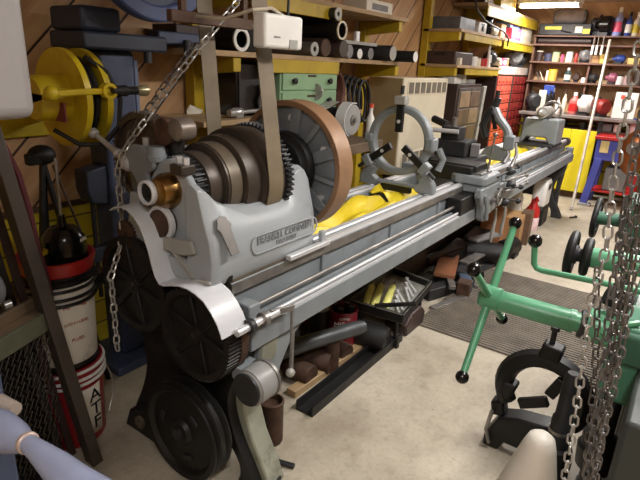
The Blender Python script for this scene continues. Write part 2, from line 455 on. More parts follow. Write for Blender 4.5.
MB().prism([(1.66,.655),(1.66,.4),(1.68,.2),(1.8,0),(1.87,0),(1.79,.2),(1.755,.33),(1.765,.44),(1.79,.655)], 'yz', 1.275, 1.37).build('leg_web', G_LEG, LA, .008)
MB().bx(1.276, 1.4, 1.25, 1.68, .5, .657).build('end_box', BLACK, LA, .01)
leg(6.62, 6.72, G_DARK)
MB().prism([(6.72,.66),(6.95,.66),(6.9,.5),(6.8,.3),(6.86,.1),(6.92,0),(6.72,0)], 'xz', 1.15, 1.19).build('leg_web', G_DARK, LA, .008)
# headstock casting
def hs_sec(x, rise, sh):
    zt = 1.125 + rise
    return [(x,1.215,.9),(x,1.2-sh,.93),(x,1.196-sh,.99),(x,1.205-sh,1.06),(x,1.232-sh*.6,1.105+rise*.3),(x,1.268,zt+.012+rise*.4),(x,1.30,zt+.016+rise*.6),(x,1.325,zt+rise*.6),(x,1.33,.97),(x,1.56,.97),(x,1.58,1.1+rise),(x,1.63,1.1+rise),(x,1.67,.98),(x,1.67,.9)]
S = []
for x, r_, sh in ((1.118,.07,-.012),(1.13,.07,-.002),(1.145,.068,0),(1.17,.055,0),(1.205,.03,0),(1.26,.012,.002),(1.34,.003,.003),(1.48,0,.003),(1.55,.003,.003),(1.575,.012,.002),(1.605,.035,0),(1.63,.06,0),(1.66,.07,-.003),(1.70,.065,-.012),(1.73,.035,-.03)):
    S.append(hs_sec(x, r_, sh))
HS = MB().loft(S).build('headstock', G_HEAD, LA, .003)
ped = [(1.215,.95),(1.21,1.05),(1.24,1.13),(1.29,1.19),(1.33,1.235),(1.355,1.27),(1.385,1.3),(1.44,1.315),(1.495,1.3),(1.525,1.27),(1.55,1.23),(1.6,1.15),(1.66,1.05),(1.67,.95)]
for x0, x1 in ((1.15,1.182),(1.63,1.7)):
    MB().prism(ped, 'yz', x0, x1).build('bearing_pedestal', G_HEAD, LA, .012, seg=3)
MB().bx(1.125, 1.185, 1.345, 1.41, 1.27, 1.305).build('bearing_cap', IRONB, LA, .006)
for y in (1.36, 1.395):
    MB().cyl((1.155,y,1.303),(1.155,y,1.328),.013,n=6).build('cap_nut', STEEL, LA)
MB().rev((1.665,1.41,1.31),(0,0,1),[(0,.012),(.03,.012),(.032,.018),(.055,.016),(.06,0)],12).build('oil_cup', BRASS, LA)
# plates on the headstock front
bd = MB()
bd.prism([(-.018,-.06),(.018,-.06),(.022,.02),(.032,.035),(.022,.05),(.02,.062),(0,.07),(-.02,.062),(-.022,.05),(-.032,.035),(-.022,.02)], 'xy', 0, .005)
MX = Matrix.Translation((1.185,1.197,1.078)) @ Matrix.Rotation(math.radians(64),4,'X') @ Matrix.Rotation(math.radians(4),4,'Z') @ Matrix.Scale(1.08,4)
bd.xf(MX).build('badge', mat('badge_metal', (122,118,114), .4, .4), HS, .001)['label'] = 'small shaped metal badge'
pl = MB(); rr = []
for k in range(24):
    t = 2*PI*k/24; rr.append((math.copysign(.165,math.cos(t))+.034*math.cos(t), .034*math.sin(t)))
MP = Matrix.Translation((1.50,1.194,1.012)) @ Matrix.Rotation(math.radians(86),4,'X')
pl.strip(rr+[rr[0]], 'xy', -.001, .004, .006); pl.xf(MP).build('name_frame', G_HEAD, HS, .001)
MB().text('FRANKEL COMPANY', .036, MP @ Matrix.Translation((0,.010,.001)), .0025).build('lettering', mat('letter_grey', (146,150,154), .4), HS)
MB().text('MACHINERY', .022, MP @ Matrix.Translation((.0,-.017,.001)), .0022).build('lettering', MATS['letter_grey'], HS)
MB().bx(1.50, 1.775, 1.168, 1.196, .905, .925).build('headstock_clamp_strip', STEEL, LA, .003)
MB().box((1.74,1.19,.945),(.03,.02,.055)).build('clamp_lug', G_HEAD, LA, .004)
# spindle, cone pulley and faceplate
MB().cyl((1.13,AY,AZ),(1.82,AY,AZ),.04).build('spindle', STEELD, LA)
MB().rev((1.09,AY,AZ),(1,0,0),[(0,.02),(.004,.046),(.035,.062),(.06,.062),(.075,.05),(.095,.05)],28).build('spindle_nut', BRASS, LA)
MB().ring((1.08,AY+.035,AZ-.005),(1,0,0),.043,.034,.02).build('spindle_ring', WHITEM, LA, .002)
MB().rev((1.073,AY+.035,AZ-.005),(1,0,0),[(0,0),(0,.012),(.006,.014),(.008,.034),(.03,.034)],20).build('spindle_plug', BLACK, LA)
cp = MB(); prof = [(1.228,.04)]
for a, b_, r in ((1.228,1.29,.122),(1.292,1.365,.146),(1.367,1.44,.17),(1.442,1.55,.193)):
    for q in range(7):
        u = q/6; prof.append((a+(b_-a)*u, r + .004*(1-(2*u-1)**2)))
prof.append((1.55,.04))
cone = cp.rev((0,AY,AZ),(1,0,0),[(t, r) for t, r in prof],56).build('cone_pulley', IRONB, LA)
MB().ring((1.3285,AY,AZ),(1,0,0),.1515,.14,.056,48).build('worn_step', IRONB2, cone)
MB().gear((1.203,AY,AZ),(1,0,0),.115,.044,36,.012).build('spindle_pinion', G_DARK, LA, flat=True)
MB().gear((1.573,AY,AZ),(1,0,0),.208,.036,64,.014).build('bull_gear', G_DARK, LA, flat=True)
fp = MB()
FX = 1.795
fp.ring((FX+.05,AY,AZ),(1,0,0),.288,.262,.105,72)
FPo = fp.build('faceplate', RIM, LA, .003); FPo['label'] = 'large faceplate with tan iron rim'
MB().rev((FX+.03,AY,AZ),(1,0,0),[(0,.262),(0,.06),(.05,.06),(.05,.262)],64,True).build('faceplate_disc', mat('face_grey', (132,138,144), .42, .15, .12, 6), FPo)
for k in range(12):
    a = 2*PI*(k+.3)/12; e = Vector((0, math.cos(a), math.sin(a)))
    MB().beam(Vector((FX+.02,AY,AZ))+e*.15, Vector((FX+.02,AY,AZ))+e*.264, .05 if k % 2 else .022, .03, (1,0,0)).build('faceplate_rib', MATS['face_grey'], FPo, .004)
for k in range(6):
    a = 2*PI*(k+.55)/6; e = Vector((0, math.cos(a), math.sin(a)))
    MB().cyl(Vector((FX+.006,AY,AZ))+e*.215, Vector((FX+.04,AY,AZ))+e*.215, .016, n=6).build('faceplate_nut', STEEL, FPo)
MB().rev((1.745,AY,AZ),(1,0,0),[(0,.07),(0,.12),(.008,.13),(.014,.152),(.035,.158),(.05,.158)],48).build('spindle_hub', BLACK, LA)
# back gear behind the cone
MB().cyl((1.25,1.74,1.25),(1.72,1.74,1.25),.042).build('back_gear_shaft', GREYL, LA)
MB().gear((1.25,1.70,1.265),(1,0,0),.183,.05,60,.014,.05,(.155,.02)).build('back_gear', mat('gear_brown', (92,78,68), .45, .3), LA, flat=True)
MB().gear((1.66,1.74,1.25),(1,0,0),.07,.05,26,.012,.04).build('back_gear_pinion', MATS['gear_brown'], LA, flat=True)
MB().prism([(1.66,.95),(1.66,1.2),(1.7,1.31),(1.76,1.31),(1.8,1.2),(1.76,.95)], 'yz', 1.235, 1.26).build('back_gear_bracket', G_LATHE, LA, .01)
MB().prism([(1.66,.95),(1.66,1.2),(1.7,1.31),(1.76,1.31),(1.8,1.2),(1.76,.95)], 'yz', 1.71, 1.74).build('back_gear_bracket', G_LATHE, LA, .01)
MB().rev((1.19,1.465,1.405),(1,0,0),[(0,0),(.002,.024),(.012,.038),(.04,.043),(.075,.04),(.085,.026),(.085,0)],28).build('eccentric_knob', mat('brown_bronze', (120,108,98), .38, .25), LA)
MB().cyl((1.2,1.535,1.39),(1.25,1.535,1.39),.05).build('eccentric_collar', RUST, LA, .004)
MB().cyl((1.25,1.52,1.2),(1.25,1.52,1.38),.03).build('eccentric_post', BLACK, LA)
# reversing plate with its ball lever
rp = [(1.66,1.31),(1.62,1.345),(1.565,1.345),(1.5,1.325),(1.5,1.27),(1.54,1.25),(1.53,1.21),(1.5,1.16),(1.47,1.1),(1.47,.98),(1.56,.98),(1.575,1.08),(1.595,1.15),(1.61,1.21),(1.655,1.26)]
RV = MB().prism(rp, 'yz', 1.13, 1.149).build('reversing_plate', G_LATHE, LA, .008)
MB().cyl((1.16,1.575,1.34),(1.16,1.575,1.37),.012,n=8).build('plate_stud', GREYL, RV)
MB().rev((1.16,1.52,1.295),(0,0,1),[(0,.035),(.02,.037),(.022,.033),(.05,.03)],20).build('plate_boss', G_LATHE, RV)
h0, h1 = Vector((1.15,1.668,1.268)), Vector((1.15,1.882,1.352)); d = h1-h0
lv = MB().ball(h0, .034); lv.rev(h0, d, [(.03,.018),(.06,.014),(.07,.02),(.08,.013),(.13,.011),(.2,.010),(.225,.010)], 16); lv.ball(h1, .021)
lv.build('ball_lever', mat('lever_grey', (178,176,176), .35, .1), RV)
# swing frame, change gears and their bent sheet guard
MB().prism([(1.2,.68),(1.2,.95),(1.4,1.02),(1.52,1.02),(1.72,.9),(1.78,.7),(1.6,.6),(1.3,.6)], 'yz', 1.19, 1.215).build('swing_frame', BLACK, LA, .006)
def spoked(name, c, r, w, teeth, m, ns=6):
    c = V(c); g = MB().gear(c, (1,0,0), r, w, teeth, .009, 0, (r*.84, 0.004)).build(name, m, LA, flat=True)
    bm_ = g.data
    for k in range(ns):
        a = 2*PI*(k+.25)/ns; e = Vector((0, math.cos(a), math.sin(a)))
        MB().beam(c+Vector((-.008,0,0))+e*.03, c+Vector((-.008,0,0))+e*r*.86, .03, .02, (1,0,0)).build('spoke', BLACK, g, .004)
    MB().rev(c-Vector((w*.8,0,0)),(1,0,0),[(0,0),(0,.016),(.012,.018),(.012,.034),(w*1.6,.034)],20).build('hub', MATS['dark_gear_iron'], g)
    return g
spoked('change_gear', (1.115,1.625,.805), .195, .045, 80, mat('dark_gear_iron', (44,40,38), .5, .4))
g2 = spoked('change_gear', (1.105,1.262,.725), .178, .06, 72, MATS['dark_gear_iron'])
MB().ring((1.152,1.262,.725),(1,0,0),.18,.16,.034,56).build('worn_rim', RUST, g2)
MB().gear((1.12,2.0,.72),(1,0,0),.07,.05,24,.008,0).build('idler_gear', MATS['dark_gear_iron'], LA, flat=True)
MB().cyl((1.08,2.0,.72),(1.2,2.0,.72),.025).build('idler_stud', RUST, LA)
MB().beam((1.17,1.99,.72),(1.17,1.66,.72),.05,.02,(0,0,1)).build('idler_arm', BLACK, LA)
MB().gear((1.13,1.66,1.0),(1,0,0),.055,.05,22,.008,0).build('stud_gear', RUST, LA, flat=True)
gp = [(1.655,1.108),(1.625,1.125),(1.585,1.135),(1.55,1.13),(1.515,1.112),(1.485,1.085),(1.462,1.045),(1.443,1.0),(1.43,.955),(1.415,.915),(1.395,.892),(1.37,.893),(1.33,.906),(1.29,.916),(1.25,.918),(1.21,.911),(1.17,.895),(1.135,.864),(1.108,.83),(1.093,.80),(1.088,.785)]
GD = MB().strip(gp, 'yz', 1.045, 1.165, .004).build('gear_guard', WHITEM, LA); GD['label'] = 'bent white sheet guard over the change gears'
MB().prism([(1.43,1.0),(1.43,1.045),(1.29,1.06),(1.27,1.02),(1.33,1.0)], 'yz', 1.098, 1.112).build('guard_bracket', GREYL, GD, .002)
MB().box((1.17,1.24,.925),(.13,.05,.012),(0,0,.1)).build('guard_bracket', GREYL, GD, .002)
MB().beam((1.11,1.40,1.02),(1.12,1.29,.92),.03,.01).build('guard_brace', GREYL, GD)
MB().ring((1.12,1.46,1.085),(1,0,0),.066,.05,.02).build('stud_ring', WHITEM, LA, .002)
MB().cyl((1.105,1.46,1.085),(1.15,1.46,1.085),.05).build('stud_bushing', RUST, LA)
# V-belt pulley at floor level
pf = []
for a, b_ in ((0,.042),(.048,.09)):
    pf += [(a,.21),(a+.008,.212),(a+.021,.192),(a+.034,.212),(b_,.21)]
MB().rev((1.1,1.4,.222),(1,0,0),[(0.0,0),(0.0,.05),(.016,.06),(.016,.17),(0,.185)]+pf+[(.09,.0)],64).build('vee_pulley', BLACK, LA)
for k in range(3):
    a = 2*PI*(k+.1)/3
    MB().box((1.113,1.4+.115*math.cos(a),.222+.115*math.sin(a)),(.008,.05,.022),(a+PI/2,0,0)).build('pulley_slot', G_DARK, LA, .002)
MB().cyl((1.085,1.4,.222),(1.24,1.4,.222),.024).build('pulley_shaft', G_DARK, LA)
MB().prism([(1.62,0),(1.66,.1),(1.71,.13),(1.77,.13),(1.82,.1),(1.86,0)], 'yz', 1.16, 1.23).build('foot_bearing', BLACK, LA, .008)
MB().ring((1.155,1.735,.075),(1,0,0),.03,.014,.014,20).build('bearing_ring', IRONB2, LA)
# feed motor on the near leg and the reversing linkage above
MT = MB().rev((1.105,1.035,.585),(1,0,0),[(0,0),(0,.045),(.006,.06),(.013,.064),(.013,.067),(.105,.067),(.11,.062),(.116,.05),(.118,0)],32).build('feed_motor', mat('motor_paint', (142,142,140), .4, 0, .1, 7), LA)
MB().cyl((1.1,1.035,.585),(1.109,1.035,.585),.06).build('motor_end_cap', G_DARK, MT, .002)
MB().ring((1.202,1.035,.585),(1,0,0),.0715,.068,.012).build('motor_band', STEELD, MT)
MB().cyl((1.215,1.03,.57),(1.255,1.02,.55),.012).build('motor_gland', STEELD, MT)
MB().box((1.18,1.105,.6),(.09,.06,.05)).build('motor_bracket', G_LATHE, LA, .004)
MB().cyl((1.1,1.075,.79),(1.31,1.075,.79),.014).build('reversing_shaft', STEEL, LA)
for x in (1.165,1.235): MB().ring((x,1.075,.79),(1,0,0),.027,.013,.022,24).build('shaft_collar', G_DARK if x < 1.2 else STEELD, LA, .002)
MB().beam((1.17,1.08,.79),(1.18,1.11,.69),.02,.012).build('shaft_bracket', G_DARK, LA)
MB().beam((1.27,1.075,.8),(1.4,1.07,.775),.012,.024).build('reversing_arm', STEELD, LA, .003)
MB().cyl((1.395,1.075,.78),(1.37,1.05,.55),.006,n=8).build('link_rod', STEELD, LA)
MB().beam((1.385,1.06,.68),(1.37,1.05,.53),.006,.02).build('link_plate', STEELD, LA)
MB().ball((1.36,1.045,.52), .018).build('link_knob', GREYL, LA)
# carriage
sd = MB().prism([(3.42,1.06),(3.44,1.04),(3.74,1.04),(3.77,1.06),(3.77,1.25),(3.7,1.34),(3.7,1.72),(3.52,1.72),(3.5,1.34),(3.42,1.25)], 'xy', .914, .972).build('carriage_saddle', G_LATHE, LA, .01)
MB().box((3.6,1.14,.979),(.22,.09,.012)).build('saddle_plate', STEELD, sd, .002)
MB().bx(3.43, 3.76, 1.05, 1.195, .86, .915).build('saddle_wing', G_LATHE, LA, .008)
ap = MB().prism([(3.38,.9),(3.76,.9),(3.9,.82),(3.92,.72),(3.62,.68),(3.53,.645),(3.48,.67),(3.46,.76),(3.38,.84)], 'xz', 1.045, 1.095).build('carriage_apron', G_LATHE, LA, .01)
MB().bx(3.76, 4.25, 1.05, 1.09, .72, .86).build('apron_extension', G_LATHE, LA, .008)
MB().tube([(3.46,1.04,.85),(3.49,1.025,.76),(3.52,1.03,.67)], [.016,.012,.016]).build('apron_rib', G_LATHE, ap)
MB().bx(3.18, 3.45, 1.1, 1.2, .745, .86).build('shadow_block', BLACK, LA, .008)  # black block standing in for the dark shadow beside the apron
MB().rev((3.63,1.045,.79),(0,-1,0),[(0,.03),(.015,.03),(.02,.014),(.05,.014)],16).build('apron_hub', STEELD, ap)
MB().torus((3.67,1.0,.81),(0,1,0),.055,.009).build('apron_handwheel', STEELD, ap)
def knob(p, q, r, m=STEELD):
    return MB().rev(p, V(q)-V(p), [(0,.008),((V(q)-V(p)).length,.007)], 10).ball(q, r).build('control_lever', m, LA)
knob((3.66,1.04,.95),(3.98,.99,.99),.018, G_DARK); knob((3.7,1.03,.86),(4.05,.96,.83),.02, G_DARK)
knob((3.74,1.03,.79),(4.0,.95,.73),.022, G_DARK); knob((3.8,1.03,.9),(4.2,.97,.9),.017); knob((3.9,1.04,.8),(4.3,.98,.82),.016)
for x, z in ((3.85,.97),(3.92,.86),(3.84,.74)):
    MB().rev((x,1.03,z),(0,-1,0),[(0,.03),(.03,.032),(.05,.02),(.07,.0)],14).build('control_knob', G_DARK, LA)
knob((3.62,1.1,.98),(3.64,1.09,1.24),.016, STEELD)
MB().tube([(4.05,1.08,.86),(4.02,1.05,.98),(4.08,1.04,1.06),(4.12,1.07,1.14)], [.012,.016,.014,.01]).build('curved_lever', SILV, LA)
xs = MB().bx(3.5, 3.74, 1.14, 1.5, .972, 1.03).build('cross_slide', BLACK, LA, .008)
MB().bx(3.46, 3.5, 1.16, 1.5, .92, 1.02).build('slide_end_plate', BLACK, LA, .006)
MB().bx(3.96, 4.22, 1.4, 1.66, 1.0, 1.12).build('compound_slide', G_DARK, LA, .01)
MB().bx(3.78, 4.28, 1.32, 1.68, .914, 1.0).build('compound_base', G_DARK, LA, .008)
MB().box((4.08,1.56,1.17),(.15,.15,.1)).build('tool_post', G_DARK, LA, .008)
MB().cyl((4.08,1.56,1.22),(4.08,1.56,1.29),.022).build('tool_post_bolt', STEELD, LA)
MB().cyl((3.98,1.48,1.19),(3.94,1.68,1.19),.018).build('tool_holder', STEEL, LA)
MB().cyl((4.13,1.64,1.22),(4.2,1.79,1.25),.03).build('tool_clamp', G_DARK, LA)
MB().box((4.1,1.37,1.05),(.1,.07,.1),(0,0,.3)).build('slide_lock', GREYP, LA, .006)
# tailstock at the far end
MB().prism([(1.15,.935),(1.15,1.0),(1.15,1.195),(1.5,1.195),(1.52,1.0),(1.53,.93),(1.5,.93),(1.46,1.0),(1.26,1.0),(1.22,.935)], 'yz', 5.98, 6.3).build('tailstock', G_LATHE, LA, .015, seg=3)
MB().bx(5.9, 6.4, 1.16, 1.66, .905, .937).build('tailstock_base', G_DARK, LA, .006)
MB().rev((5.85,1.33,1.26),(1,0,0),[(0,.0),(.0,.012),(.06,.03),(.1,.045),(.1,.06),(.42,.06),(.44,.05),(.5,.05)],24).build('tailstock_barrel', GREYL, LA)
MB().torus((6.4,1.33,1.26),(1,0,0),.1,.012).build('tailstock_handwheel', STEELD, LA)
knob((6.1,1.28,1.2),(6.08,1.2,1.33),.016); 
MB().cyl((6.9,1.22,.88),(7.0,1.22,.88),.05).build('end_roller', IRONB, LA)
MB().bx(6.9, 6.97, 1.2, 1.32, .86, .93).build('end_stop', IRONB, LA, .004)

# ---------- steady rest standing on the ways
ST = thing('steady_rest', 'open grey steady rest ring with three black jaws standing across the lathe bed', 'steady rest', (2.95,1.46,.9), world=True)
SX, SYc, SZc = 2.95, 1.465, 1.215
ar = lambda a, r: (SX, SYc + r*math.cos(a), SZc + r*math.sin(a))
R_ = MB(); n = 48
for k in range(1):
    R_.ring((SX,SYc,SZc),(1,0,0),.215,.172,.06,56)
RG = R_.build('ring', G_LATHE, ST, .01, seg=3)
MB().prism([(1.2,.915),(1.2,.97),(1.26,1.06),(1.33,1.03),(1.3,.98),(1.33,.955),(1.6,.955),(1.63,.98),(1.6,1.03),(1.67,1.06),(1.72,.97),(1.72,.915),(1.6,.915),(1.58,.935),(1.33,.935),(1.31,.915)], 'yz', SX-.03, SX+.03).build('base', G_LATHE, ST, .008)
MB().bx(SX-.02, SX+.02, 1.36, 1.57, .895, .93).build('clamp_bar', BLACK, ST)
for a, nm in ((PI/2,0),(PI/2+2.2,1),(PI/2-2.2,2)):
    e = Vector((0, math.cos(a), math.sin(a))); c = Vector((SX-.03, SYc, SZc))
    jw = MB().beam(c+e*.055, c+e*.24, .045, .03, (1,0,0)).build('jaw', BLACK, ST, .004)
    MB().cyl(c+e*.12-Vector((.02,0,0)), c+e*.12, .012, n=6).build('jaw_bolt', STEEL, jw)
    MB().box(c+e*.245, (.06,.075,.05), (a-PI/2,0,0)).build('jaw_cap', GREYL if nm == 0 else G_LATHE, ST, .006)
    MB().cyl(c+e*.28, c+e*.33, .012, n=10).build('jaw_screw', G_DARK, jw)
MB().box((SX,SYc-.21,SZc+.0),(.085,.06,.08)).build('hinge', G_LATHE, ST, .012)
MB().box((SX,SYc+.21,SZc+.0),(.085,.06,.06)).build('hinge', G_LATHE, ST, .012)
MB().tube([(SX,SYc-.26,SZc-.02),(SX+.02,SYc-.29,SZc-.08),(SX,SYc-.27,SZc-.15)],[.02,.018,.022]).build('latch', G_LATHE, ST)
# ---------- follow rest near the tailstock
FR = thing('follow_rest', 'grey curved follow rest arm standing on the bed beyond the carriage', 'follow rest', (4.6,1.4,.9), world=True)
MB().tube([(4.6,1.46,1.1),(4.6,1.5,1.2),(4.6,1.47,1.3),(4.6,1.42,1.36),(4.6,1.4,1.44)],[.03,.035,.035,.035,.03],10).build('upper_arm', G_DARK, FR)
MB().tube([(4.6,1.43,1.37),(4.6,1.37,1.27),(4.6,1.29,1.19),(4.6,1.25,1.1)],[.035,.04,.035,.04],10).build('arm', G_LATHE, FR)
MB().box((4.6,1.25,1.08),(.1,.09,.12),(0,0,.2)).build('arm_block', G_LATHE, FR, .012)
MB().tube([(4.6,1.27,1.05),(4.57,1.23,.98),(4.55,1.25,.915)],[.022,.018,.022],10).build('foot', SILV, FR)
MB().prism([(1.22,.915),(1.26,1.02),(1.36,1.05),(1.44,1.02),(1.5,.915)], 'yz', 4.57, 4.66).build('base', G_LATHE, FR, .01)
MB().beam((4.58,1.42,1.3),(4.58,1.38,1.18),.03,.03).build('jaw', BLACK, FR, .003)
MB().cyl((4.6,1.41,1.4),(4.6,1.41,1.5),.018).build('jaw_screw', G_DARK, FR)
# ---------- yellow sheets lying between the rails
def tarp(x0, x1, label):
    ph = random.uniform(0, 6)
    def fn(u, v):
        x = x0 + (x1-x0)*u; y = 1.315 + .255*v
        z = .85 + .028*math.sin(7*u*(x1-x0)+ph) + .02*math.sin(11*v+5*u+ph) + .012*math.sin(17*u*(x1-x0)-6*v) + .05*(v-.4)
        return (x, y, z)
    o = MB().grid(fn, 40, 10).build('yellow_tarp', YELT, None, solid=.004)
    solo(o, label, 'tarp')
tarp(1.8, 2.75, 'crumpled yellow tarp lying between the lathe ways under the faceplate')
tarp(2.8, 3.3, 'crumpled yellow tarp lying between the lathe ways beneath the steady rest')
tarp(4.25, 5.95, 'crumpled yellow tarp lying between the lathe ways in front of the tailstock')
# ---------- flat drive belt from the cone up to the countershaft
CT = thing('countershaft', 'overhead countershaft with brown beam hanging above the headstock', 'countershaft', (1.6,1.6,ZC), world=True)
PYc, PZc = 1.62, 2.42
MB().bx(1.3, 1.72, 1.575, 1.605, 1.765, 1.805).build('beam', mat('brown_beam', (88,62,46), .65, 0, .2, 6), CT, .003)
for x in (1.36, 1.68): MB().bx(x-.012, x+.012, 1.58, 1.6, 1.8, ZC).build('hanger', MATS['brown_beam'], CT)
MB().cyl((1.2,PYc,PZc),(1.9,PYc,PZc),.025).build('shaft', STEELD, CT)
MB().rev((1.51,PYc,PZc),(1,0,0),[(0,.02),(0,.15),(.05,.154),(.105,.15),(.105,.02)],40).build('pulley', IRONB, CT)
for x in (1.22, 1.86): MB().bx(x-.03, x+.03, PYc-.05, PYc+.05, PZc-.05, ZC).build('shaft_hanger', G_DARK, CT, .006)
rb = .2; tang = []
c0, c1 = Vector((AY, AZ)), Vector((PYc, PZc)); r0, r1 = rb, .157
dv = c1-c0; D = dv.length; ang = math.atan2(dv.y, dv.x); be = math.asin((r0-r1)/D)
def arc(c, r, a0, a1, n):
    return [(c.x + r*math.cos(a0+(a1-a0)*k/n), c.y + r*math.sin(a0+(a1-a0)*k/n)) for k in range(n+1)]
aF = ang - (PI/2 - be); aB = ang + (PI/2 - be)     # tangent directions on both sides
path = arc(c1, r1, aF, aB, 14) + arc(c0, r0, aB, aF+2*PI, 28)
bb = MB(); th = .005
pts_o = path + [path[0]]
bb.belt(path, 1.458, 1.54, th)
for v_ in bb.bm.verts: v_.co.x += (v_.co.y-1.3)*.2
solo(bb.build('drive_belt', BELT), 'wide tan flat belt rising from the largest step of the cone pulley', 'belt')
# ---------- green machine on the right with its pilot wheel, levers and handwheels
GM = thing('green_machine', 'green machine with a four-spoked black-knobbed pilot wheel reaching in from the right', 'machine', (1.9,-.2,0), world=True)
HB = V(1.46,.38,1.01)
MB().rev((1.46,.41,1.012),(0.04,-1,-.06),[(0,.0),(.002,.03),(.01,.036),(.06,.036),(.065,.03),(.075,.03)],24).build('wheel_hub', GREEN, GM)
for k in range(4):
    a = math.radians(53 + 90*k); e = V(math.cos(a), 0, math.sin(a)); p = HB + e*.02; q = HB + e*.236
    s = MB().cyl(p, q, .0125, .0105, 14).build('spoke', GREEN, GM)
    MB().ball(HB + e*.25, .0195).build('knob', BLKPL, s)
MB().rev((1.461,.36,1.009),(.04,-.245,-.016),[(0,.03),(.01,.031),(.2,.031),(.2,.034),(.215,.034),(.215,.028),(.24,.028)],28).build('feed_shaft', GREEN, GM)
MB().rev((1.5,.135,.993),(.04,-.245,-.016),[(0,.03),(0,.04),(.02,.042),(.03,.036),(.04,.02)],20).build('shaft_collar', G_DARK, GM)
lv = MB().tube([(1.55,.3,1.17),(1.55,.292,1.115),(1.55,.283,1.104),(1.55,.265,1.101),(1.55,.1,1.108),(1.55,-.1,1.112)], .009, 10).build('shift_lever', GREEN, GM)
MB().ball((1.55,.301,1.185), .02).build('knob', BLKPL, lv)
for yy, r, w in ((.225,.076,.03),(.18,.062,.026)):
    hw = MB().torus((1.75,yy,1.11),(0.05,-1,-.02), r-.012, .013, 40, 10).build('handwheel', RUBBER, GM)
    MB().rev((1.75,yy+.012,1.11),(0,-1,0),[(0,.02),(0,r-.012),(.006,r-.012),(.012,.03),(.03,.03)],28).build('wheel_web', G_DARK, hw)
MB().cyl((1.75,.235,1.11),(1.75,.16,1.112),.022).build('handwheel_hub', G_DARK, GM)
MB().cyl((1.75,.165,1.112),(1.76,-.1,1.12),.032).build('spindle_boss', GREEN, GM)
MB().cyl((1.755,.07,1.1),(1.755,.06,1.06),.008,n=8).ball((1.755,.06,1.055),.012).build('lock_pin', G_DARK, GM)
fw = MB().torus((2.6,.265,1.04),(0,-1,0), .082, .012, 40, 10).build('handwheel', RUBBER, GM)
for k in range(4):
    a = PI/4 + PI/2*k; MB().cyl((2.6,.262,1.04),(2.6+.08*math.cos(a),.265,1.04+.08*math.sin(a)),.008,n=8).build('wheel_spoke', G_DARK, fw)
MB().cyl((2.6,.275,1.04),(2.6,.13,1.05),.03).build('wheel_boss', GREEND, GM)
MB().bx(2.5, 2.75, -.2, .16, .98, 1.16).build('gear_box', GREEND, GM, .02, seg=3)
MB().prism([(.16,1.0),(.1,.9),(-.2,.9),(-.2,1.0)], 'yz', 2.52, 2.7).build('gear_box_foot', GREEND, GM, .01)
MB().bx(1.45, 2.9, -.5, .03, .93, 1.02).build('machine_table', GREEND, GM, .012)
MB().bx(1.47, 1.66, -.35, .055, .8, 1.03).build('apron_box', mat('green_box', (64,118,92), .4, 0, .12, 6), GM, .015, seg=3)
MB().cyl((1.52,.06,.9),(1.52,.04,.9),.012).build('apron_plug', BLACK, GM)
MB().rev((1.5,.12,1.0),(.04,-.245,-.016),[(0,.045),(.03,.05),(.06,.05),(.08,.06)],24).build('shaft_bearing', GREEN, GM)
MB().cyl((1.52,.09,1.09),(1.53,.03,1.07),.028,n=20).build('clutch_knob', BLACK, GM)
MB().tube([(1.45,.07,1.0),(1.47,.04,1.03),(1.5,.0,1.04)], .009).build('trip_lever', GREEN, GM)
MB().bx(1.7, 2.9, -.5, -.02, .0, .94).build('base_cabinet', mat('cabinet_dark', (58,60,58), .5, 0, .15, 5), GM, .01)
MB().bx(1.19, 1.7, -.5, -.025, .0, .93).build('end_cabinet', mat('cabinet_grey', (58,62,58), .5, 0, .1, 5), GM, .01)
mo = MB().rev((1.5,.015,.5),(0.0,-.0,1),[(0,.0),(0,.03),(.06,.03),(.065,.05),(.13,.055),(.135,.047),(.17,.047),(.18,.03),(.3,.03),(.32,.02),(.32,0)],24).build('pump_motor', BLACK, GM)
MB().cyl((1.5,.015,.0),(1.5,.015,.5),.035).build('pump_column', G_DARK, GM)
# ---------- chains hanging in front of it
def chain(name, path, pitch, wire, m, wid=None, spin=0):
    """interlocked oval links along a polyline, one mesh"""
    P = [V(p) for p in path]; mb = MB(); L = [0]
    for a, b in zip(P, P[1:]): L.append(L[-1] + (b-a).length)
    def at(s):
        for i in range(len(P)-1):
            if s <= L[i+1] or i == len(P)-2:
                return P[i].lerp(P[i+1], (s-L[i])/(L[i+1]-L[i])), (P[i+1]-P[i]).normalized()
    n = int(L[-1]/pitch); wid = wid or pitch*.38
    for k in range(n):
        c, d = at((k+.5)*pitch); u = d.orthogonal().normalized()
        u = d.cross(V(1,0,0)) if abs(d.x) < .9 else d.cross(V(0,1,0)); u.normalize(); w_ = d.cross(u)
        an = spin + (PI/2)*(k % 2) + .2*math.sin(k*1.7)
        v = u*math.cos(an) + w_*math.sin(an)
        h = pitch*.5 + wire*.6 - wid*.0; pts = []
        for q in range(12):
            t = 2*PI*q/12; s_ = h-wid
            pts.append(c + d*(wid*math.cos(t) + math.copysign(max(s_,0), math.cos(t))) + v*(wid*math.sin(t)))
        mb.tube(pts, wire, 6, True)
    return mb.build(name, m)
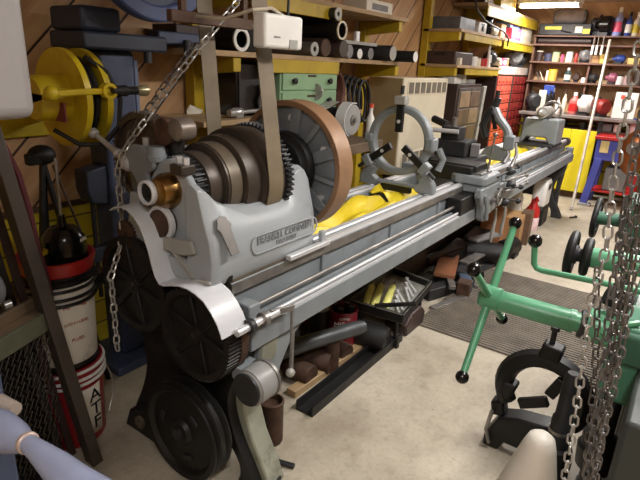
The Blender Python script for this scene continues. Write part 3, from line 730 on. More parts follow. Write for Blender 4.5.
ch = [[(.95,.098,2.4),(.95,.092,1.68),(.95,.085,1.49),(.95,.072,1.38),(.95,.075,1.26),(.95,.06,1.09),(.95,.045,.85)],
      [(1.0,.085,2.3),(1.0,.07,1.56),(1.0,.06,1.4),(1.0,.05,1.27),(1.0,.032,1.11),(1.0,.01,.8)],
      [(1.05,.06,2.3),(1.05,.048,1.45),(1.05,.042,1.34),(1.05,.03,1.24),(1.05,.02,1.07),(1.05,.0,.8)],
      [(1.02,.055,2.35),(1.02,.043,1.5),(1.02,.036,1.36),(1.02,.022,1.2),(1.02,.012,1.02),(1.02,-.006,.8)],
      [(1.08,.09,1.3),(1.07,.068,1.2),(1.06,.047,1.08),(1.05,.028,.93),(1.04,.01,.8)],
      [(1.06,.066,1.45),(1.06,.05,1.3),(1.05,.03,1.15),(1.04,.014,1.0),(1.03,.0,.8)],
      [(1.0,.062,1.5),(1.0,.05,1.38),(1.0,.04,1.25),(1.0,.022,1.08),(1.0,.006,.8)],
      [(.99,.045,2.3),(.99,.03,1.45),(.99,.022,1.3),(.99,.012,1.15),(.99,.0,.8)]]
lab = ['thin steel chain hanging at the left edge of the chain bundle', 'oily steel chain hanging second from the left in the bundle before the green machine',
       'oily steel chain hanging at the back right of the chain bundle', 'oily steel chain hanging in the middle of the chain bundle by the green machine',
       'short oily chain looped low at the back of the chain bundle', 'oily chain strand ending above the green apron box at the back of the bundle', 'oily chain strand ending halfway up in the front of the bundle', 'oily steel chain hanging at the right edge of the chain bundle']
for i, p in enumerate(ch):
    p = [V(x) for x in p]
    o = chain('hanging_chain', p, .0205, .0021, CHROME if i == 0 else CHAIND, .0068, .5*i)
    solo(o, lab[i], 'chain', group='chains hanging before the green machine')
hk = thing('hoist_block', 'bronze rounded hoist block hanging at the right edge above the chains', 'hoist block', (1.12,.075,1.48), world=True)
MB().ball((1.12,.078,1.52),(.022,.024,.042)).build('shell', COPPER, hk)
MB().cyl((1.095,.078,1.53),(1.145,.078,1.53),.012).build('pin', STEELD, hk)
MB().cyl((1.12,.078,1.55),(1.12,.08,2.62),.004,n=8).build('cable', STEELD, hk)
# ---------- dark steady rest standing on the floor
DR = thing('steady_rest', 'black cast steady rest standing on the floor in front of the green machine', 'steady rest', (2.15,.28,0), world=True)
DX = 2.15
def arcp(cy, cz, r, a0, a1, n): return [(DX, cy+r*math.cos(a0+(a1-a0)*k/n), cz+r*math.sin(a0+(a1-a0)*k/n)) for k in range(n+1)]
MB().tube(arcp(.27,.34,.165,-.6,PI*1.2,22), [.042]*23, 8).build('ring', BLACK, DR)
MB().box((DX,.27,.53),(.07,.085,.11),(.12,0,0)).build('top_block', BLACK, DR, .01)
MB().cyl((DX,.275,.57),(DX,.275,.645),.011,n=10).rev((DX,.275,.645),(0,0,1),[(0,.018),(.018,.018)],6).build('top_bolt', G_DARK, DR)
MB().box((DX,.415,.31),(.08,.07,.08),(.3,0,0)).build('hinge_lug', BLACK, DR, .012)
MB().box((DX,.435,.2),(.075,.06,.07),(-.2,0,0)).build('hinge_lug', BLACK, DR, .012)
MB().beam((DX-.03,.35,.27),(DX-.03,.24,.33),.045,.03,(1,0,0)).build('jaw', BLACK, DR, .005)
MB().beam((DX-.03,.2,.45),(DX-.03,.24,.36),.045,.03,(1,0,0)).build('jaw', BLACK, DR, .005)
MB().prism([(.1,.0),(.1,.06),(.14,.2),(.2,.22),(.34,.2),(.42,.17),(.47,.06),(.47,.0),(.4,.0),(.38,.05),(.2,.05),(.18,.0)], 'yz', DX-.05, DX+.05).build('base', BLACK, DR, .01)
MB().tube([(DX-.06,.45,.2),(DX-.07,.46,.1),(DX-.06,.44,.03)], .009).build('clamp_screw', STEELD, DR)
# ---------- white funnel shaped jug near the camera
JG = thing('plastic_jug', 'dirty white cone-topped plastic jug standing at the bottom edge by the chains', 'jug', (1.27,.2,0), world=True)
tilt = V(.0,-.03,.72)
MB().rev((1.30,.172,0),tilt,[(0,.0),(0,.12),(.01,.125),(.38,.12),(.52,.085),(.62,.062),(.7,.043),(.728,.034),(.738,.022),(.74,0)],32).build('body', DIRTW, JG)
MB().tube([(1.3,.1,.2),(1.3,.07,.28),(1.3,.08,.38),(1.3,.11,.45)], .016).build('handle', DIRTW, JG)
# ---------- dark grips and bars between the steady rest and the chains
BR = thing('bar_stock', 'dark round bar stub standing beside the white jug under the chains', 'bar', (1.75,.1,0), world=True)
MB().rev((1.75,.14,0),(0,0,1),[(0,.05),(.4,.05),(.41,.038),(.52,.034),(.53,.028),(.68,.026),(.7,.018)],20).build('stub', G_DARK, BR)
MB().ring((1.75,.14,.47),(0,0,1),.039,.03,.012).build('band', STEELD, BR)
# ---------- slatted mat
pts = []; x0, x1, n = 2.98, 4.38, 46
for k in range(n):
    a = x0 + (x1-x0)*k/n; b = (x1-x0)/n
    pts += [(a, .004), (a+.001, .012), (a+b*.62, .012), (a+b*.64, .004)]
pts += [(x1, .004), (x1, .001), (x0, .001)]
mt = MB().prism(pts, 'xz', -.35, 1.24).build('floor_mat', mat('mat_rubber', (112,103,92), .7, 0, .2, 8), None, flat=True)
solo(mt, 'dark slatted rubber floor mat lying beside the lathe', 'mat')
# ---------- blue machine column with its wheel
BM = thing('blue_machine', 'tall blue machine column with big wheel standing behind the headstock end', 'machine', (1.57,2.38,0), world=True)
MB().bx(1.47, 1.66, 2.3, 2.46, 0.05, 1.66).build('column', BLUEC, BM, .02, seg=3)
MB().bx(1.36, 1.78, 2.2, 2.55, 0, .05).build('base', BLUEC, BM, .01)
MB().bx(1.655, 1.675, 2.3, 2.34, .2, 1.62).build('column_rail', mat('blue_light', (96,108,136), .4, 0, .1), BM, .004)
MB().bx(1.35, 1.8, 2.22, 2.5, 1.66, 1.735).build('head_plate', mat('blue_dark', (44,50,66), .5, 0, .2, 6), BM, .012)
MB().bx(1.36, 1.56, 2.24, 2.5, 1.735, 1.84).build('head', MATS['blue_dark'], BM, .02)
MB().prism([(1.78,1.7),(2.1,1.72),(2.12,1.745),(2.05,1.765),(1.78,1.765)], 'xz', 2.26, 2.36).build('arm', BLUEC, BM, .008)
for x, z in ((1.7,1.64),(1.95,1.69)): MB().cyl((x,2.25,z+.04),(x,2.25,z-.03),.02).build('clamp_bolt', G_DARK, BM)
wh = MB().ring((1.64,2.1,2.13),(0,1,0),.34,.27,.07,72).build('wheel', mat('blue_wheel', (72,84,126), .4, 0, .15, 6), BM, .01)
MB().rev((1.64,2.105,2.13),(0,1,0),[(-.008,.0),(-.008,.272),(.008,.272),(.008,0)],48).build('wheel_web', BLUEC, wh)
MB().cyl((1.64,2.06,2.13),(1.64,2.45,2.13),.05).build('wheel_hub', BLUEC, BM)
MB().prism([(1.38,.94),(1.36,1.0),(1.36,1.1),(1.47,1.12),(1.47,.92)], 'xz', 2.32, 2.43).build('side_bracket', MATS['blue_dark'], BM, .008)
MB().cyl((1.4,2.36,.94),(1.4,2.36,.42),.012,n=10).build('pull_rod', G_DARK, BM)
MB().bx(1.36, 1.48, 2.34, 2.4, .62, .7).build('rod_guide', MATS['blue_dark'], BM, .006)
# ---------- yellow hose reel
HR = thing('hose_reel', 'yellow wall-mounted hose reel wound with black hose', 'hose reel', (1.2,2.6,1.3), world=True)
ax0, ax1 = 1.12, 1.205
for x, r, sx in ((ax0,.185,1),(ax1,.185,1)):
    fl = MB().rev((x,2.02,1.475),(1,0,0),[(-.006,.05),(-.006,r-.02),(-.012,r),(.012,r),(.006,r-.02),(.006,.05)],48,True).build('flange', YEL, HR)
MB().rev((ax0-.12,2.02,1.475),(1,0,0),[(0,0),(0,.075),(.02,.085),(.12,.09),(.12,0)],32).build('spring_drum', YEL, HR)
MB().box((ax0-.06,1.94,1.43),(.006,.07,.07)).build('label_plate', mat('plum_label', (120,50,60), .5), HR)
MB().cyl((ax0,2.02,1.475),(ax1,2.02,1.475),.1).build('drum', YEL, HR)
hs = []
for k in range(170):
    t = 2*PI*k/28; x = ax0+.016 + .052*abs(((k/56) % 2)-1); r = .125 + .012*(k//56)
    hs.append((x, 2.02+r*math.cos(t), 1.475+r*math.sin(t)))
MB().tube(hs, .0095, 7).build('hose', RUBBER, HR)
lp = []
for k in range(21):
    t = -1.9 + 3.9*k/20; lp.append((1.24+.03*math.sin(k*.3), 1.94 - .06*math.sin(k*.15), 1.455 - .2*math.cos(t)*(1 if k < 21 else 1) ) if False else (1.17+.1*math.sin(t*.5), 1.86+.02*k/20, 1.46+.19*math.sin(t-1.3)))
MB().tube([(1.05,1.98,1.36),(1.1,1.9,1.31),(1.17,1.85,1.31),(1.23,1.83,1.38),(1.25,1.84,1.48),(1.22,1.87,1.58),(1.17,1.93,1.63)], .0095, 8).build('loose_hose', RUBBER, HR)
MB().beam((.99,1.85,1.505),(1.2,1.84,1.512),.03,.022).build('guide_arm', YEL, HR, .005)
MB().ball((.985,1.85,1.505), .026).build('arm_knuckle', YEL, HR)
MB().ring((1.195,1.83,1.512),(0,1,0),.03,.018,.03,20).build('arm_eye', YEL, HR)
MB().rev((1.21,1.83,1.512),(1,0,0),[(0,.018),(.06,.022),(.065,.016),(.11,.016)],14).build('hose_coupling', G_DARK, HR)
MB().rev((1.32,1.83,1.512),(1,0,0),[(0,.016),(.025,.022),(.045,.022),(.05,.01)],14).build('hose_nozzle', mat('pale_brass', (200,190,150), .3, .6), HR)
MB().prism([(1.86,1.49),(2.02,1.5),(2.58,1.4),(2.58,1.35),(2.02,1.455)], 'yz', 1.0, 1.012).build('wall_bracket', YEL, HR, .004)
MB().bx(.95, 1.35, 2.57, 2.6, 1.25, 1.45).build('wall_plate', YEL, HR, .006)
MB().prism([(2.0,1.44),(2.0,1.5),(2.58,1.42),(2.58,1.3)], 'yz', ax1+.012, ax1+.03).build('wall_bracket', YEL, HR, .004)
# ---------- two stacked pails, a pan and a pot
def pail(t, c, h, r, m, rim, rimz=None):
    x, y, z = c
    MB().rev(c,(0,0,1),[(0,0),(0,r*.88),(.01,r*.9),(h*.8,r*.97),(h,r),(h,r-.006),(h-.02,r-.008),(h-.03,0)],40).build('body', m, t)
    for q in (.0,.035,.06): MB().torus((x,y,z+h-.012-q),(0,0,1),r+.004,.007,40,8).build('rim', rim, t)
PA = thing('pail', 'red plastic pail with white rim and lettered white label, at the bottom of the stack', 'pail', (.99,2.0,0), world=True)
pail(PA, (.99,2.0,0), .39, .15, mat('pail_red', (150,30,36), .4, 0, .08), WHITE)
def wrap(cx, cy, z0, z1, r0, r1, a0, a1):
    return MB().grid(lambda u, v: (cx+(r0+(r1-r0)*v)*math.cos(a0+(a1-a0)*u), cy+(r0+(r1-r0)*v)*math.sin(a0+(a1-a0)*u), z0+(z1-z0)*v), 14, 4)
av = math.atan2(-2.0, -.99)
wrap(.99,2.0,.04,.285,.1365,.1445,av+.25,av+1.0).build('label', PAPER, PA, solid=.001)
def curvetext(mb, body, size, cx, cy, z, r, a, rotz=0, cond=1):
    M = Matrix.Translation((cx+r*math.cos(a), cy+r*math.sin(a), z)) @ Matrix.Rotation(a+PI/2,4,'Z') @ Matrix.Rotation(PI/2,4,'X') @ Matrix.Rotation(rotz,4,'Z') @ Matrix.Diagonal((cond,1,1,1))
    return mb.text(body, size, M, .001)
for k, ch_ in enumerate('ATF'):
    curvetext(MB(), ch_, .085, .99, 2.0, .235-.068*k, .1462, av+.72, PI/2*0, 1.15).build('lettering', BLACK, PA)
MB().tube([(1.13,1.95,.34),(1.15,1.92,.25),(1.14,1.9,.17),(1.09,1.87,.11)], .003, 6).build('bail_handle', STEELD, PA)
PB = thing('pail', 'white pail with small red lettering stacked on the red pail', 'pail', (.99,2.0,.395), world=True)
pail(PB, (.99,2.0,.396), .37, .148, DIRTW, BLACK)
for k, (tx, sz) in enumerate((('Multi-Use',.024),('HYDRAULIC',.018),('FLUID',.02))):
    curvetext(MB(), tx, sz, .99, 2.0, .68-.075*k, .1405-.001*k, av+.42).build('lettering', mat('red_print', (170,60,60), .6), PB)
MB().rev((.99,2.0,.396),(0,0,1),[(0,.134),(0,.138),(.02,.139),(.02,.134)],40,True).build('base_band', BLACK, PB)
PC = thing('drain_pan', 'red round pan with black underside sitting on top of the white pail', 'pan', (1.0,1.995,.767), world=True)
MB().rev((1.0,1.995,.767),(0,0,1),[(0,0),(0,.14),(.02,.15),(.025,.138),(.04,.143),(.04,0)],40).build('underside', BLACK, PC)
MB().rev((1.0,1.995,.807),(0,0,1),[(0,0),(0,.138),(.05,.152),(.058,.152),(.06,.142),(.03,.13),(.03,0)],40).build('pan', mat('pan_red', (176,38,34), .4, 0, .12), PC)
PD = thing('funnel_can', 'black can with spout standing in the red pan', 'can', (1.03,1.99,.838), world=True)
MB().rev((1.03,1.97,.838),(0,0,1),[(0,0),(0,.085),(.01,.088),(.1,.08),(.125,.062),(.14,.05),(.145,.02),(.19,.014),(.19,0)],28).build('body', BLKPL, PD)
MB().cyl((1.03,1.97,1.0),(1.05,2.0,1.25),.006,n=8).build('spout', STEELD, PD)
MB().box((1.07,1.895,.935),(.04,.004,.012),(0,0,.5)).build('tag', PAPER, PD)
PE = thing('oil_can', 'yellow-labelled dark can standing in the red pan beside the black can', 'can', (.92,1.97,.838), world=True)
MB().rev((.92,1.965,.838),(0,0,1),[(0,0),(0,.035),(.05,.035),(.06,.02),(.1,.016),(.1,0)],20).build('body', G_DARK, PE)
MB().cyl((.92,1.965,.895),(.92,1.965,.91),.036).build('band', YEL, PE)
# ---------- black stand behind the pails
TS = thing('tripod_stand', 'black tripod stand with rounded head standing by the yellow wainscot', 'stand', (1.15,2.3,0), world=True)
MB().ball((1.15,2.3,1.21),(.06,.05,.045)).build('head', BLACK, TS)
MB().box((1.1,2.28,1.2),(.06,.04,.05)).build('head_clamp', BLACK, TS, .008)
for dx, dy in ((-.09,-.04),(.09,-.06),(.02,.22)): MB().beam((1.15,2.3,1.19),(1.15+dx*1.9,2.3+dy,0),.026,.018).build('leg', BLACK, TS, .003)
MB().cyl((1.19,2.29,1.16),(1.27,2.24,.8),.006,n=8).build('hanging_rod', RUST, TS)
CO = thing('air_line', 'thin tan cord hanging down the wood wall left of the hose reel', 'cord', (1.1,2.58,0), world=True)
solo_t = MB().tube([(1.05,2.585,1.62),(1.09,2.585,1.3),(1.13,2.585,1.12),(1.15,2.585,1.0),(1.13,2.585,.93),(1.06,2.585,.91)], .007).build('cord', mat('tan_cord', (196,160,104), .6), CO)
# ---------- bench with expanded metal side, at the left edge
BN = thing('work_bench', 'low grimy wooden-topped metal bench with expanded metal side at the left edge', 'bench', (.6,1.85,0), world=True)
u_ = V(-.93,-.37,0); v_ = V(.26,.966,0)*.55; K = V(.87,1.80,.73)
def slab(z0, z1, a0, a1, b0, b1):
    mb = MB(); q = []
    for z in (z0, z1):
        q.append([K + u_*a + v_*b + V(0,0,z) for a, b in ((a0,b0),(a1,b0),(a1,b1),(a0,b1))])
    A = [mb.bm.verts.new(p) for p in q[0]]; B = [mb.bm.verts.new(p) for p in q[1]]
    mb._f(A[::-1]); mb._f(B)
    for i in range(4): mb._f([A[i], A[(i+1)%4], B[(i+1)%4], B[i]])
    return mb
slab(-.035, 0, .01, .75, .02, .6).build('bench_top', WOODD, BN, .004)
slab(0.0, .045, .05, .75, .13, .17).build('back_ledge', WOODD, BN, .003)
slab(-.07, .004, 0, .75, -.01, .02).build('edge_angle', mat('bench_edge', (100,102,84), .5, .1, .2, 7), BN, .002)
slab(-.07, .004, 0, .01, .0, .6).build('edge_angle', MATS['bench_edge'], BN, .002)
MB().beam(V(.752,1.838,1.48), V(.935,1.755,0), .065, .045, (1,0,0)).build('leg', mat('bench_leg', (72,64,58), .5, .1, .25, 7), BN, .003)
for a, b in ((.7,0.0),(0.0,.4),(.7,.56)):
    L = slab(-.73, -.05, a, a+.045, b, b+.06).build('leg', mat('bench_leg', (88,80,70), .5, .1, .25, 7), BN, .003)
xm = MB()
for k in range(22):
    for j in range(12):
        a = .05 + .028*k + (.014 if j % 2 else 0); z = -.1 - .045*j
        c = K + u_*a + v_*.02 + V(0,0,z)
        xm.tube([c + u_*(.013*math.cos(t)) + V(0,0,.022*math.sin(t)) for t in (0, PI/2, PI, 1.5*PI)], .0026, 4, True)
tag(xm.build('expanded_metal', mat('dark_mesh', (70,66,62), .4, .7), BN), kind=None)
slab(-.72, -.68, .03, .7, 0, .55).build('lower_shelf', G_DARK, BN)
slab(-.68, -.12, .04, .68, .3, .5).build('stored_crate', BLACK, BN, .01)
VZ = thing('bench_motor', 'round grey motor lying on the wooden bench at the left edge', 'motor', (.62,1.85,.73), world=True)
c0, c1 = V(.70,1.86,.87), V(.48,1.77,.87)
MB().rev(c0, c1-c0, [(0,0),(0,.05),(.015,.075),(.03,.082),(.24,.082)], 32).build('motor_body', mat('motor_grey', (110,112,116), .4, 0, .12), VZ)
MB().box((.6,1.82,.765),(.18,.1,.06),(0,0,.4)).build('motor_foot', BLACK, VZ, .008)
MB().cyl((.715,1.83,.79),(.74,1.83,.79),.016).build('cable_gland', SILV, VZ)
DZ = thing('rag', 'crumpled pale rag hanging above the grey motor at the left edge', 'rag', (.66,1.98,.9), world=True)
MB().grid(lambda a, b: (.60+.07*a+.01*math.sin(9*b), 2.0+.02*math.sin(8*a)+.02*math.sin(7*b+3*a), .73+.38*b), 8, 16).build('rag', mat('rag_cloth', (150,140,124), .8, 0, .25, 9), DZ, solid=.006)
FB = thing('flat_bars', 'bundle of grey flat bars and straps leaning behind the bench', 'bars', (.9,1.95,0), world=True)
for k, (p, q, w, m) in enumerate((((.90,1.86,.0),(.75,1.88,1.2),.03,BROWND),((.87,1.9,.0),(.72,1.9,1.16),.03,G_DARK),((.88,1.94,.0),(.70,1.92,1.22),.032,BROWND),((.85,1.97,.0),(.67,1.94,1.14),.03,G_DARK))):
    MB().beam(p, q, w, .012, (0,1,0)).build('flat_bar', m, FB, .002)
HO = thing('air_hose', 'maroon rubber hose curving down behind the bench at the left', 'hose', (.8,1.85,.7), world=True)
MB().tube([(.66,1.78,1.38),(.73,1.8,1.4),(.79,1.83,1.35),(.83,1.84,1.24),(.85,1.84,1.1),(.87,1.86,.95),(.9,1.88,.8),(.92,1.9,.6),(.95,1.9,.02)], .014, 10).build('hose', HOSE, HO)
MB().tube([(.84,1.87,1.02),(.87,1.87,.9)], .022, 10).build('hose_sleeve', HOSE, HO)
# ---------- grey control cabinet on a blue post, top left
GB = thing('control_cabinet', 'grey metal control cabinet on a blue post at the top left edge', 'cabinet', (.42,1.0,0), world=True)
MB().box((.283,1.02,1.815),(.3,.3,.55),(0,0,.12)).build('cabinet_box', mat('cab_grey', (150,146,146), .45, 0, .05, 4), GB, .02, seg=4)
MB().box((.34,1.12,.8),(.1,.1,1.6),(0,0,.12)).build('post', BLUEC, GB, .006)
MB().box((.34,1.12,.02),(.24,.24,.04),(0,0,.12)).build('post_base', BLUEC, GB, .006)
# ---------- blue-grey hand crank in the near left corner, on its own pedestal
HC = thing('hand_crank', 'blue-grey enamelled crank handle reaching in at the bottom left corner', 'crank', (.28,.6,0), world=True)
p0, p1, p2 = V(.28,.90,1.04), V(.28,.712,1.085), V(.28,.5,1.095)
MB().tube([p0, V(.28,.86,1.045), V(.28,.81,1.058), V(.28,.76,1.07), V(.28,.725,1.08), p1], [.026,.031,.032,.026,.017,.013], 20).build('ball_end', BLUEG, HC)
MB().ring(p1, p1-p0, .017, .008, .01, 24).build('neck_ring', mat('worn_neck', (170,150,140), .4, .3), HC, .003)
MB().tube([p1, V(.28,.68,1.087), V(.28,.63,1.087), V(.28,.58,1.085), p2, V(.28,.4,1.08)], [.013,.016,.022,.026,.029,.028], 20).build('grip', BLUEG, HC)
MB().tube([V(.28,.9,1.035), V(.2,.95,1.0), V(.1,.98,.9)], .028, 14).build('crank_arm', BLUEG, HC)
MB().cyl((.1,.98,.0),(.1,.98,.95),.05).build('pedestal', BLUEC, HC)
TK = thing('lever_knob', 'tan rounded lever end above the blue-grey crank at the left edge', 'lever', (.3,1.0,0), world=True)
MB().tube([(.34,.89,1.025),(.33,.93,1.025),(.3,.99,1.02),(.27,1.04,1.015),(.26,1.06,.9),(.26,1.06,.03)], [.013,.018,.016,.014,.014,.03], 14).build('lever', mat('tan_enamel', (150,138,128), .35, 0, .1), TK)
# ---------- steel chain slung from above to the reversing lever and down
C1 = chain('sling_chain', [(1.82,1.56,2.1),(1.62,1.57,1.86),(1.44,1.6,1.68),(1.28,1.63,1.5),(1.13,1.665,1.315),(1.11,1.685,1.24),(1.115,1.69,1.1),(1.115,1.69,.98),(1.03,1.66,.85),(1.03,1.66,.5)], .034, .0037, CHROME, .0112)
solo(C1, 'bright steel chain slung diagonally over the reversing lever and hanging down', 'chain')
C2 = chain('sling_chain', [(1.5,1.68,1.7),(1.36,1.7,1.55),(1.2,1.72,1.36),(1.16,1.73,1.2),(1.14,1.73,1.05)], .034, .0037, CHAIND, .0112)
solo(C2, 'darker chain strand hanging behind the bright chain at the reversing lever', 'chain')
# ---------- white control box hanging in front of the belt
WB = thing('switch_box', 'white switch box hanging in front of the flat belt', 'box', (1.5,1.25,1.745), world=True)
MB().box((1.50,1.255,1.745),(.2,.06,.112),(0,0,-.05)).build('case', WHITE, WB, .012, seg=3)
MB().box((1.545,1.222,1.707),(.042,.004,.03),(0,0,-.05)).build('grey_panel', GREYL, WB)
MB().box((1.46,1.226,1.727),(.03,.003,.004),(0,0,-.05)).build('marking', GREYP, WB)
MB().tube([(1.54,1.255,1.795),(1.48,1.27,1.82),(1.42,1.30,1.81),(1.40,1.42,1.78),(1.40,1.56,1.79)], .006).build('cord', mat('ivory_cord', (200,190,170), .5), WB)
MB().tube([(1.55,1.255,1.79),(1.56,1.26,1.88),(1.55,1.27,2.62)], .005).build('hanging_cord', RUBBER, WB)
# ---------- mustard racks on the left wall
def rack(name, label, posts, levels, loc, fas=()):
    """levels: (z of the board top, x0, x1, arm length)"""
    t = thing(name, label, 'shelf rack', loc, world=True)
    for x in posts:
        MB().bx(x-.04, x+.04, 2.5, 2.58, 0, ZC).build('post', RACK, t, .004)
    for z, x0, x1, al in levels:
        for x in posts:
            if x0-.1 <= x <= x1+.1:
                MB().prism([(2.5,z-.03),(2.5,z-.14),(2.5-al,z-.11),(2.5-al,z-.03)], 'yz', x-.03, x+.03).build('arm', RACK, t, .004)
        MB().bx(x0, x1, 2.5-al-.02, 2.56, z-.03, z).build('shelf_board', WOODB, t, .002)
    for x0, x1, z0, z1 in fas: MB().bx(x0, x1, 2.5-.34-.012, 2.5-.34+.004, z0, z1).build('fascia', RACK, t, .003)
    return t
rack('shelf_rack', 'mustard yellow steel shelf rack with wooden boards on the wall behind the headstock', (2.25,3.25,4.2), ((1.32,1.95,3.6,.34),(1.69,1.95,4.24,.32),(2.04,1.95,4.3,.32)), (3.2,2.5,0), ((2.45,3.25,1.58,1.66),(2.4,3.25,1.93,2.01)))
rack('shelf_rack', 'mustard yellow steel shelf rack with wooden boards on the wall right of the heater', (5.5,6.7,7.9), ((1.70,5.46,6.98,.34),(2.05,5.46,6.9,.34),(2.05,6.92,8.55,.34),(2.38,6.2,8.5,.32)), (6.7,2.5,0), ((5.75,6.9,1.6,1.67),(5.6,6.86,1.95,2.02),(6.95,8.5,1.93,2.02),(6.2,8.4,2.24,2.35)))
# round stock lying on the eye-level board, axis across the shelf
def stock(name, label, x, z, r, y0, y1, m, bore=0, mend=None, cat='bar'):
    t = thing(name, label, cat, (x, y0, z-r), world=True)
    if bore:
        MB().rev((x,y0,z),(0,1,0),[(0,bore),(0,r),(y1-y0,r),(y1-y0,bore)],24,True).build('tube', m, t)
        if mend: MB().ring((x,y0-.004,z),(0,1,0),r,bore,.01,24).build('end_face', mend, t)
    else:
        MB().rev((x,y0,z),(0,1,0),[(0,0),(0,r*.94),(.006,r),(y1-y0,r),(y1-y0,0)],24).build('bar', m, t)
        if mend: MB().rev((x,y0-.003,z),(0,1,0),[(0,0),(0,r*.93),(.006,r*.93),(.006,0)],24).build('end_face', mend, t)
    return t
zz = 1.69
stock('pipe', 'white ended dark pipe lying on the eye-level shelf left of the flat belt', 2.3, zz+.065, .065, 2.2, 2.5, BLACK, .045, WHITE, 'pipe')
stock('pipe', 'short dark tube with a grey bored end beside the white switch box', 2.95, zz+.045, .045, 2.16, 2.5, STEELD, .018, GREYL, 'pipe')
stock('roll', 'brown roll lying on the eye-level shelf, left one of the two rolls', 3.06, zz+.06, .06, 2.14, 2.5, BROWND, 0, RUST, 'roll')
stock('roll', 'brown roll lying on the eye-level shelf beside the row of dark bars', 3.22, zz+.06, .06, 2.1, 2.5, BROWND, 0, IRONB, 'roll')
stock('tube', 'black cardboard tube with pale ring end lying on top of the two brown rolls', 3.15, zz+.175, .06, 2.08, 2.5, BLACK, .048, CREAM, 'tube')
stock('pipe', 'dark pipe with grey washer end lying higher on the shelf pile behind the belt', 3.12, zz+.275, .04, 2.1, 2.5, G_DARK, .015, GREYL, 'pipe')
stock('bar', 'grey steel bar end lying right of the brown rolls on the shelf', 3.36, zz+.05, .05, 2.14, 2.5, STEELD, 0, GREYP)
stock('bar', 'dark bar with a bright white end lying mid shelf', 3.52, zz+.038, .038, 2.15, 2.5, G_DARK, 0, WHITE)
stock('bar', 'dark bar with a dull grey end lying mid shelf beside the white-ended bar', 3.68, zz+.045, .045, 2.15, 2.5, G_DARK, 0, GREYP)
stock('bar', 'thick dark bar with grey end lying right of the flat bar on the shelf', 3.95, zz+.06, .06, 2.1, 2.5, G_DARK, 0, GREYL)
stock('tube', 'long black tube with white cap sticking out at the far end of the shelf', 4.16, zz+.045, .045, 2.0, 2.5, RUBBER, 0, WHITE, 'tube')
t = thing('flat_bar', 'grey flat bar laid across the dark bars on the shelf, bright bolt on it', 'bar', (3.6,2.3,zz+.12), world=True)
MB().bx(3.38, 3.9, 2.22, 2.3, zz+.105, zz+.13).build('bar', GREYL, t, .003)
MB().cyl((3.62,2.25,zz+.13),(3.62,2.25,zz+.2),.025).build('bolt', STEEL, t)
t = thing('equipment_box', 'black instrument box with tan top standing on the shelf behind the belt', 'box', (2.47,2.3,zz), world=True)
MB().bx(2.39, 2.58, 2.24, 2.46, zz, zz+.14).build('case', BLKPL, t, .006)
MB().bx(2.4, 2.57, 2.25, 2.45, zz+.14, zz+.155).build('top_panel', CREAM, t, .003)
def simple_box(name, label, cat, x, y, z, d, m, m2=None, rz=0):
    t = thing(name, label, cat, (x, y, z), rz)
    MB().box((0,0,d[2]/2), d).build('carton' if m in (CARD, PAPER) else 'case', m, t, min(d)*.06)
    if m2: MB().box((0,-d[1]/2-.001,d[2]*.5),(d[0]*.6,.003,d[2]*.45)).build('front_label', m2, t)
    return t
simple_box('crate', 'brown wooden crate lying at the left end of the eye-level shelf', 'crate', 2.04, 2.42, zz, (.2,.2,.12), BROWND)
t = thing('clipboard', 'pale yellow note card lying on the black instrument box', 'card', (2.47,2.36,zz+.156), world=True)
MB().box((2.47,2.33,zz+.16),(.12,.1,.006),(0,0,.3)).build('card', mat('pale_yellow', (214,206,140), .6), t)
for i, (x, d, m, lb) in enumerate(((2.2,(.3,.2,.13),BROWND,'dark brown carton on the top board of the left rack'),(2.62,(.22,.2,.1),GREYP,'low grey carton on the top board of the left rack'),(3.0,(.3,.2,.14),RUST,'rust brown carton on the top board of the left rack'),(3.95,(.42,.22,.1),PAPER,'white and grey carton at the far end of the top board of the left rack'))):
    simple_box('carton', lb, 'carton', x, 2.36, 2.04, d, m, GREYP if i == 3 else None)
# green drawer chest and neighbours at the lower board
DC = thing('drawer_chest', 'light green steel two-row drawer chest behind the faceplate', 'drawer chest', (2.95,2.3,1.32), world=True)
MB().bx(2.62, 3.26, 2.17, 2.5, 1.32, 1.6).build('case', GREENL, DC, .005)
MB().bx(2.61, 3.27, 2.16, 2.5, 1.6, 1.615).build('top_edge', mat('pale_green', (190,204,184), .45, 0, .05), DC, .003)
for z0, z1 in ((1.475,1.59),(1.345,1.46)):
    dr = MB().bx(2.635, 3.245, 2.158, 2.172, z0, z1).build('drawer', GREENL, DC, .003)
    for x in (2.74, 3.14): MB().rev((x,2.158,(z0+z1)/2),(0,-1,0),[(0,.012),(.012,.012),(.014,.02),(.024,.02),(.028,0)],14).build('knob', BLACK, dr)
    MB().box((2.94,2.156,z1-.025),(.09,.003,.014)).build('label_holder', RUST, dr)
t = thing('dark_cabinet', 'dark steel cabinet on the wall between the belt runs', 'cabinet', (2.46,2.38,1.32), world=True)
MB().bx(2.32, 2.6, 2.26, 2.5, 1.32, 1.64).build('case', BLKPL, t, .006)
MB().bx(2.34, 2.58, 2.252, 2.262, 1.34, 1.62).build('door', mat('dark_door', (40,34,32), .5), t, .004)
t = thing('foil_bag', 'crumpled silvery plastic bag standing beside the green drawer chest', 'bag', (2.52,2.2,1.32), world=True)
MB().grid(lambda u, v: (2.47+.1*u+.01*math.sin(9*v), 2.20+.02*math.sin(11*u+5*v), 1.32+.2*v), 10, 12).build('bag', SILV, t, solid=.01)
for i, (x, z, r) in enumerate(((1.75,1.27,.3),(1.79,1.2,-.2),(1.76,1.13,.5))):
    solo(MB().grid(lambda u, v: (-.06+.12*u, .01*math.sin(5*u+4*v+i), -.03+.06*v), 6, 4).build('paper_tag', PAPER, None, solid=.002), ('upper','middle','lowest')[i]+' of the white paper tags hanging on the yellow post by the chain', 'tag', (2.24+.04*(i-1), 2.485, z+.06), (0,r,0))
